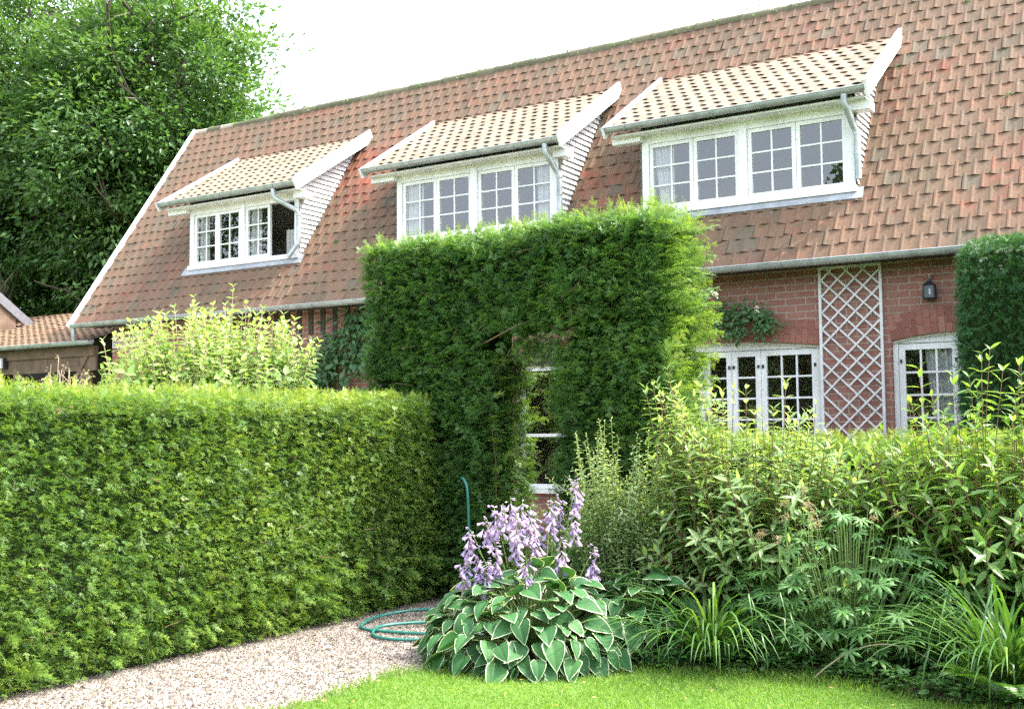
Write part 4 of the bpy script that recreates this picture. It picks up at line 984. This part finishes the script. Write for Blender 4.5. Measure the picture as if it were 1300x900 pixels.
# lobed geranium leaves
def lobed_leaf():
    V = [(0, 0, 0)]; F = []; n = 7
    for i in range(n):
        a = math.radians(-125 + 250 * i / (n - 1)); L = 1.0 - .28 * abs(i - 3) / 3; w = .30
        k = len(V); V += [(.25 * math.cos(a - w), .25 * math.sin(a - w), .02), (.62 * L * math.cos(a - .20), .62 * L * math.sin(a - .20), 0), (L * math.cos(a), L * math.sin(a), -.14), (.62 * L * math.cos(a + .20), .62 * L * math.sin(a + .20), 0), (.25 * math.cos(a + w), .25 * math.sin(a + w), .02), (.6 * L * math.cos(a), .6 * L * math.sin(a), .03)]
        F += [(0, k, k + 5), (k, k + 1, k + 5), (k + 1, k + 2, k + 5), (k + 2, k + 3, k + 5), (k + 3, k + 4, k + 5), (k + 4, 0, k + 5)]
    return np.array(V, float) * .55 + np.array([.2, 0, 0]), np.array(F)
LL = lobed_leaf()
def lobed_plant(label, base, rx, ry, h, n, size):
    t = thing('lobed_perennial', label, 'plant', base); bl = MB(); bs = MB(); bp = np.array(base)
    P = []; A = []
    for i in range(n):
        a = U(0, 6.28); q = U(0, 1) ** .5; z = h * (1 - .55 * q ** 2) * U(.2, 1.0); e = bp + np.array([rx * q * math.cos(a), ry * q * math.sin(a), z])
        s = bp + np.array([rx * .25 * q * math.cos(a), ry * .25 * q * math.sin(a), 0]); mid = (s + e) / 2 + np.array([0, 0, .08])
        tt = np.linspace(0, 1, 6)[:, None]; bs.tube((1 - tt) ** 2 * s + 2 * tt * (1 - tt) * mid + tt ** 2 * e, [.005] * 5 + [.002], 5, caps=False)
        P.append(e); A.append((math.cos(a), math.sin(a), -.25))
    P = np.array(P); A = np.array(A); N_ = len(P); bl.scatter(LL, P, A + rng.normal(size=A.shape) * .3, np.array([0, -.25, 1]) + rng.normal(size=A.shape) * .3, U(.7, 1.25, N_) * size, np.clip(U(.1, .75, N_) + .2 * (P[:, 2] > h * .8), 0, 1))
    k = 10; c = bp + np.c_[U(-.5, .5, k) * rx * 1.1, U(-.7, .2, k) * ry, U(.85, 1.12, k) * h]
    for j in range(k):
        m_ = 36; bh = MB(); bh.scatter(leaf_simple(.3), np.repeat(c[j][None], m_, 0) + rng.normal(size=(m_, 3)) * np.array([.013, .013, .010]), unit(m_), unit(m_), U(.015, .035, m_), U(0, 1, m_)); bs.tube([c[j] - np.array([0, 0, .25]), c[j]], [.003, .002], 4, caps=False); bh.build('seed_head', M['seed'], t)
    bl.build('foliage', M['lobed'], t); bs.build('stems', M['greenstem'], t); return t
lobed_plant('bushy perennial with deeply cut leaves and brown seed heads mid border', (-2.02, 7.4, 0), .68, .44, 1.12, 420, .18)
lobed_plant('small patch of cut leaves beside the daylily under the shrub', (-2.42, 7.3, 0), .4, .32, .8, 150, .15)

# strap-leaved clumps
def strap_clump(name, label, base, n, L0, L1, w, spread, mat, seedc=0):
    t = thing(name, label, 'plant', base); b = MB(); bp = np.array(base)
    for i in range(n):
        a = U(0, 6.28); L = U(L0, L1); d = np.array([math.cos(a), math.sin(a), 0]); el = U(.75, 1.45); k = 9; p = bp + d * U(0, .12) + np.array([U(-.08, .08), U(-.05, .05), 0]); e = el; V = []; side = np.array([-d[1], d[0], 0]); kinkt = U(.45, .8) if U(0, 1) < .3 else 9
        for j in range(k + 1):
            tt = j / k; wd = w * (1 - tt ** 2.5) * (.6 + .4 * min(1, tt * 4)) * .5; up = np.cross(side, d * math.cos(e) + np.array([0, 0, math.sin(e)]))
            V += [p + side * wd + up * wd * .35, p, p - side * wd + up * wd * .35]
            p = p + (d * math.cos(e) + np.array([0, 0, 1]) * math.sin(e)) * L / k; e -= spread * (.10 + .30 * tt) * (el if el < 1.2 else 1.0); p[2] = max(p[2], .02)
            if tt > kinkt: e -= 1.1; kinkt = 9
        F = []
        for j in range(k): q = 3 * j; F += [(q, q + 1, q + 4, q + 3), (q + 1, q + 2, q + 5, q + 4)]
        b.add(V, F, 1.0 if U(0, 1) < .07 else U(.1, .85))
    b.build('leaves', mat, t, True); return t
strap_clump('daylily_clump', 'daylily clump of long arching strap leaves beside the hosta', (-2.86, 7.08, 0), 230, .6, 1.2, .022, 1.0, M['strap'])
strap_clump('daylily_clump', 'large strap-leaved clump at the lower right corner of the border', (-1.02, 7.12, 0), 280, .7, 1.3, .022, .9, M['strap'])
strap_clump('daylily_clump', 'dark half-hidden strap leaves between the two big clumps', (-1.55, 7.5, 0), 70, .6, 1.0, .022, .9, M['strap'])
# fern
fn = thing('fern', 'pale green fern growing through the strap leaves at the lower right', 'fern', (-1.0, 6.86, 0))
b = MB()
for i in range(11):
    a = U(2.6, 6.4); d = np.array([math.cos(a), math.sin(a), 0]); L = U(.35, .6); e = U(.7, 1.2); p = np.array([-1.0, 6.86, 0]) + d * .03; side = np.array([-d[1], d[0], 0])
    for j in range(24):
        tt = j / 24; dr = d * math.cos(e) + np.array([0, 0, math.sin(e)]); p = p + dr * L / 24; e -= .055; ln = .11 * math.sin(math.pi * min(1, tt * .9 + .12)) + .012
        b.scatter(leaf_simple(.24), np.array([p, p]), np.array([side + dr * .35, -side + dr * .35]), np.tile(np.cross(dr, side) * -1, (2, 1)) + np.array([0, 0, .8]), ln, U(.5, .95))
b.build('fronds', M['strap'], fn)
# loose bare stems at the front of the bed
bt = thing('bare_stem', 'thin bare brown stem arching over the front of the bed', 'stem', (-2.0, 7.0, 0))
b = MB(); tt = np.linspace(0, 1, 12)[:, None]; A, B, C_ = np.array([-2.12, 6.92, .03]), np.array([-1.75, 7.0, .42]), np.array([-1.42, 7.1, .16]); b.tube((1 - tt) ** 2 * A + 2 * tt * (1 - tt) * B + tt ** 2 * C_, np.linspace(.006, .003, 12), 6); b.build('stem', M['drytwig'], bt)
# low weeds on the soil
gw = MB(); n = 3600; P = np.c_[U(-3.4, -.6, n), np.zeros(n), U(.02, .13, n)]; P[:, 1] = lawn_back_y(P[:, 0]) - .02 + U(0, 1, n) ** 1.5 * .8
gw.scatter(LB, P, np.c_[rng.normal(size=(n, 2)), U(0, .5, n)], np.array([0, 0, 1]) + rng.normal(size=(n, 3)) * .3, U(.025, .075, n), U(.1, .8, n)); o = struct('weeds', gw, M['lobed'], False, 'stuff')

# ------------------------------------------------------------------ hostas
def hosta_leaf(seed):
    """heart-shaped ribbed leaf; green middle (material 0) and irregular pale margin (material 1)."""
    r = np.random.default_rng(seed); xs = np.array([-.07, .0, .08, .18, .30, .43, .56, .68, .79, .88, .95, 1.0]); wd = np.array([.20, .315, .38, .415, .41, .38, .325, .255, .18, .105, .045, .004])
    mg = .016 + .034 * r.random(len(xs)); V = []; G = []; E = []; dr = r.uniform(.2, .45); cu = r.uniform(.05, .28); tw = r.uniform(-.25, .25); wv = r.uniform(0, 6)
    fr = np.array([-1, None, -.8, -.6, -.4, -.2, 0, .2, .4, .6, .8, None, 1], dtype=object)
    for x, w, mm in zip(xs, wd, mg):
        wi = max(w - mm, w * .3)
        for k in range(13):
            y = w * (-1 if k == 0 else 1) if k in (0, 12) else wi * (k - 6) / 5.0
            z = -dr * max(x, 0) ** 2 + cu * abs(y) + tw * x * y + (.010 * (1 if k % 2 else -1) * (1 - x) if 0 < k < 12 else .012 * math.sin(x * 14 + wv + k)) - (.02 if k == 6 else 0)
            V.append((x + (.07 if k == 6 and x < 0 else 0) - .10 * abs(y) * (x > .05), y, z))
    n = len(xs)
    for i in range(n - 1):
        for j in range(12):
            q = (13 * i + j, 13 * i + 13 + j, 13 * i + 14 + j, 13 * i + 1 + j)
            (E if (j in (0, 11) or i >= n - 2) else G).append(q)
    return np.array(V, float), np.array(G), np.array(E)
HL = [hosta_leaf(i) for i in range(7)]
def hosta(label, base, R, H, rows, size, cshift, mcol):
    t = thing('hosta', label, 'hosta', base); b = MB(); bs = MB(); bp = np.array(base)
    for (q, n, tilt, zf) in rows:
        for i in range(n):
            a = 2 * math.pi * (i + U(-.35, .35)) / n + q * 9; d = np.array([math.cos(a), math.sin(a), 0]); rad = R * q * U(.88, 1.08)
            p = bp + d * rad + np.array([0, 0, H * zf * U(.9, 1.08)]); s = size * U(.72, 1.2)
            root = bp + d * .06; mid = bp + d * rad * .55 + np.array([0, 0, p[2] * 1.0]); tt = np.linspace(0, 1, 6)[:, None]
            bs.tube((1 - tt) ** 2 * root + 2 * tt * (1 - tt) * mid + tt ** 2 * p, .006, 5, caps=False)
            ti = tilt + .12 + U(-.4, .4); ax = d * math.cos(ti) + np.array([0, 0, math.sin(ti)]) + np.array([-d[1], d[0], 0]) * U(-.7, .7)
            nr = np.array([0, 0, 1.]) + d * .3 + rng.normal(size=3) * .34
            V, G, E = HL[rng.integers(0, 7)]; c = np.clip(U(.1, .8) + cshift, 0, 1)
            b.scatter((V, G), [p], [ax], [nr], [s], [c], 0); b.scatter((V, E), [p], [ax], [nr], [s], [np.clip(c + mcol, 0, 1)], 1)
    b.build('foliage', [M['hosta'], M['hosta_m']], t, True); bs.build('leaf_stalks', M['greenstem'], t, True); return t
hm = hosta('large hosta with white-edged leaves and lilac flower spikes at the lawn edge', (-4.05, 6.72, 0), .69, .57,
      [(1.0, 34, -.9, .08), (1.03, 38, -.75, .22), (.98, 36, -.65, .40), (.88, 32, -.45, .57), (.74, 34, -.3, .73), (.56, 25, -.1, .86), (.4, 18, .1, .96), (.24, 9, .35, 1.02), (.1, 4, .7, 1.06), (.92, 42, -.4, .32), (.78, 38, -.2, .5), (1.0, 40, -.6, .16), (.6, 24, .0, .66)], .155, -.05, .0)
hosta('smaller shaded hosta with narrow pale leaf edges right of the flowering one', (-3.42, 7.18, 0), .40, .55,
      [(1.0, 20, -.8, .2), (.95, 20, -.6, .45), (.8, 18, -.5, .68), (.55, 13, -.2, .88), (.3, 9, .2, 1.0)], .18, -.15, -.1)
# flower spikes, each its own part with its blossoms
def bell():
    V = []; F = []; k = 6
    for x, r in ((0, .04), (.35, .075), (.7, .16), (1.0, .25)):
        for i in range(k): a = 2 * math.pi * i / k; V.append((x + (.12 if (i % 2 == 0 and x == 1.0) else 0), r * math.cos(a), r * math.sin(a)))
    for j in range(3):
        for i in range(k): F.append((j * k + i, j * k + (i + 1) % k, (j + 1) * k + (i + 1) % k, (j + 1) * k + i))
    return np.array(V, float), np.array(F)
BELL = bell()
CAMR = np.array(r_); CAMW = np.array([w_[0], w_[1], 0]); 
# (sideways from the clump, depth, tip height) as seen; heights in metres
spk = [(-.33, .12, .93), (-.27, -.02, .80), (-.22, .05, 1.02), (-.17, .18, 1.08), (-.11, .0, 1.12), (-.06, .14, 1.16), (-.02, -.05, 1.08), (.02, .1, 1.14), (.07, .02, 1.10), (.12, .12, 1.02), (-.15, -.12, .84), (-.21, -.15, .74), (-.02, -.1, .95),
       (.21, .12, 1.12), (.26, .2, 1.17), (.38, .18, 1.27), (.36, .1, 1.05), (.27, -.08, .88), (.48, -.05, .80), (.04, -.16, .74), (-.36, .0, .72), (.10, -.02, .94)]
for (sx, dy, hz_) in spk:
    tip = np.array([-4.02, 6.74, 0]) + np.array([r_[0], r_[1], 0]) * (sx * 1.08 - .11) + CAMW * dy; tip[2] = hz_ - .05
    root = np.array([-4.02, 6.74, .1]) + (tip - np.array([-4.02, 6.74, hz_])) * .35
    tt = np.linspace(0, 1, 8)[:, None]; mid = (root + tip) / 2 + np.array([0, 0, .12]); C = (1 - tt) ** 2 * root + 2 * tt * (1 - tt) * mid + tt ** 2 * tip
    b = MB(); b.tube(C, np.linspace(.006, .003, 8), 5); st = b.build('flower_spike', M['greenstem'], hm, True)
    b = MB(); n = int(U(26, 38)); up = U(0, 1, n) ** .9; pos = tip + np.c_[rng.normal(size=(n, 2)) * .012, -.22 * up + .015 + rng.normal(size=n) * .008]; a = U(0, 6.28, n); dn = -.75 + .9 * (1 - up) ** 3
    ax = np.c_[np.cos(a) * U(.3, .75, n), np.sin(a) * U(.3, .75, n), dn]; b.scatter(BELL, pos, ax, unit(n), np.interp(up, [0, .25, 1], [.026, .05, .066]) * U(.6, 1.2, n), U(0, 1, n) * .8 + .15 * (1 - up))
    b.build('blossoms', M['lilac'], st, True)

# ------------------------------------------------------------------ hose
hs_t = thing('garden_hose', 'teal green garden hose coiled on the gravel beside the hosta', 'hose', (-5.4, 7.6, 0))
def spline(P, n=14):
    P = np.array(P, float); Q = np.vstack([2 * P[0] - P[1], P, 2 * P[-1] - P[-2]]); out = []
    for i in range(1, len(Q) - 2):
        for t in np.linspace(0, 1, n, endpoint=False):
            p0, p1, p2, p3 = Q[i - 1:i + 3]; out.append(.5 * (2 * p1 + (p2 - p0) * t + (2 * p0 - 5 * p1 + 4 * p2 - p3) * t ** 2 + (3 * p1 - p0 - 3 * p2 + p3) * t ** 3))
    return np.array(out + [P[-1]])
b = MB(); b.tube(spline([(-4.75, 7.15, .015), (-5.3, 6.98, .014), (-5.7, 6.93, .015), (-5.88, 7.1, .02), (-5.95, 7.45, .03), (-5.75, 7.75, .05), (-5.2, 7.75, .06), (-4.7, 7.5, .03), (-4.85, 7.0, .016), (-5.2, 6.72, .015), (-5.48, 6.75, .015), (-5.62, 7.0, .034), (-5.45, 7.3, .035), (-5.15, 7.6, .02), (-5.3, 8.15, .016), (-5.62, 8.3, .1), (-5.63, 8.28, .6), (-5.64, 8.27, 1.02), (-5.68, 8.28, 1.13), (-5.76, 8.34, 1.15), (-5.85, 8.5, 1.1)]), .0135, 9); b.build('tube', M['hose'], hs_t, True)

# ------------------------------------------------------------------ plants by the house
sp = bush_specs(1250, 1.35, .9, 2.2, 3.0, .3, .34, bare=(.4, .6), pw=.62) + [((0, 0, 0), (.35, 0, 3.12), 0, .5), ((-.2, 0, 0), (-.25, 0, 3.05), 0, .5)]
shoots('golden_shrub', 'bright yellow-green shrub rising behind the long yew hedge', 'shrub', (-9.0, 8.3, 0), sp, leaf_shape(.5), .125, M['elder'], M['drytwig'], .06, True, .2, .35, .5, stem_r=.01)
shoots('golden_shrub', 'small yellow-green plant showing above the hedge left of the big golden shrub', 'shrub', (-9.75, 7.6, 0), bush_specs(80, .45, .3, 1.7, 2.4, .4, bare=(.5, .6)), leaf_shape(.5), .11, M['elder'], M['drytwig'], .07, True, .2, .35, .4)
dt = thing('dry_shrub', 'dead twiggy plant sticking up behind the hedge near the outbuilding', 'shrub', (-9.15, 6.6, 0))
b = MB(); c = MB()
for i in range(26):
    s = np.array([-9.15 + U(-.15, .15), 6.6 + U(-.1, .1), 1.3]); e = s + np.array([U(-.35, .3), U(-.2, .2), U(.6, .95)]); b.tube([s, (s + e) / 2 + rng.normal(size=3) * .03, e], [.006, .005, .003], 5, caps=False)
    for k in range(4):
        p = s + (e - s) * U(.5, .95); q = p + np.array([U(-.15, .15), U(-.1, .1), U(.03, .15)]); b.tube([p, q], [.003, .002], 4, caps=False); m_ = 5; c.scatter(LS, q + rng.normal(size=(m_, 3)) * .015, unit(m_), unit(m_), U(.02, .04, m_), U(0, 1, m_))
b.tube([(-9.15, 6.6, 0), (-9.15, 6.6, 1.35)], [.03, .015], 6)
b.build('twigs', M['drytwig'], dt); c.build('dead_leaves', M['seed'], dt)

def climber(name, label, cat, ctr, pts, n, size, y, mat, spread=.12, flowers=0):
    t = thing(name, label, cat, ctr); b = MB(); s = MB(); f = MB()
    for (ch, w) in pts:
        C = spline([(p[0], y, p[1]) for p in ch], 10); s.tube(C, .006, 5, caps=False); k = int(n * w); id_ = rng.integers(0, len(C), k)
        P = C[id_] + np.c_[rng.normal(size=k) * spread, -np.abs(rng.normal(size=k)) * .07, rng.normal(size=k) * spread * .8]
        b.scatter(LB, P, np.c_[U(-1, 1, k), U(-.8, .1, k), U(-1, .2, k)], np.c_[U(-.5, .5, k), -np.ones(k) * .8, U(.1, 1, k)], U(size * .6, size * 1.2, k), U(.1, .8, k))
    b.build('foliage', mat, t); s.build('stems', M['twig'], t)
    for j in range(flowers):
        fl = MB(); ch = pts[rng.integers(0, len(pts))][0]; p = ch[rng.integers(0, len(ch))]; q = np.array([p[0] + U(-.15, .15), y - .13, p[1] + U(-.1, .1)]); m_ = 12
        fl.scatter(LB, np.tile(q, (m_, 1)), unit(m_) + np.array([0, -.6, .2]), unit(m_), .035, U(0, 1, m_)); fl.build('blossom', M['petal_w'], t)
climber('climbing_rose', 'leafy climbing rose on the brick above the wide glazed door', 'climber', (-4.4, WY, 2.8), [([(-4.95, 2.72), (-4.7, 2.85), (-4.4, 2.9), (-4.1, 2.85), (-3.95, 2.75)], 1), ([(-4.6, 2.8), (-4.4, 2.7), (-4.3, 2.62)], .5), ([(-4.2, 2.85), (-4.05, 2.72), (-4.0, 2.66)], .4)], 420, .06, WY - .05, M['ivy'], .075, 3)
climber('wall_climber', 'dark climber on the shaded brick wall left of the yew arch', 'climber', (-10, WY, 2), [([(-11.3, 1.2), (-10.9, 2.0), (-10.5, 2.6), (-9.9, 3.0), (-9.3, 3.05)], 1), ([(-10.8, 1.5), (-10.5, 2.3), (-9.8, 2.6), (-9.2, 2.7)], 1), ([(-11.2, 1.6), (-10.7, 1.9), (-10.2, 2.0), (-9.5, 1.9)], .8)], 650, .12, WY - .06, M['ivy'], .16)
shoots('weeping_tree', 'drooping light green twigs hanging in at the left edge', 'tree', (-10.75, 6.2, 0), [((0, 0, 2.2), (.45 + U(-.1, .12), .15 + U(-.1, .1), 1.9 + U(-.12, .45)), .35, .45) for _ in range(16)] + [((0, 0, 0), (.02, 0, 2.25), 0, .95)], leaf_simple(.5), .055, M['elder'], M['twig'], .045, False, .6, .2, .35)
shoots('leafy_shrub', 'pale flowering plant tops peeping over the left hedge', 'shrub', (-10.3, 7.0, 0), bush_specs(20, .35, .25, 1.7, 2.05, .5, bare=(.6, .7)), LB, .06, M['feather'], M['greenstem'], .04, True, .2, .4, .7)
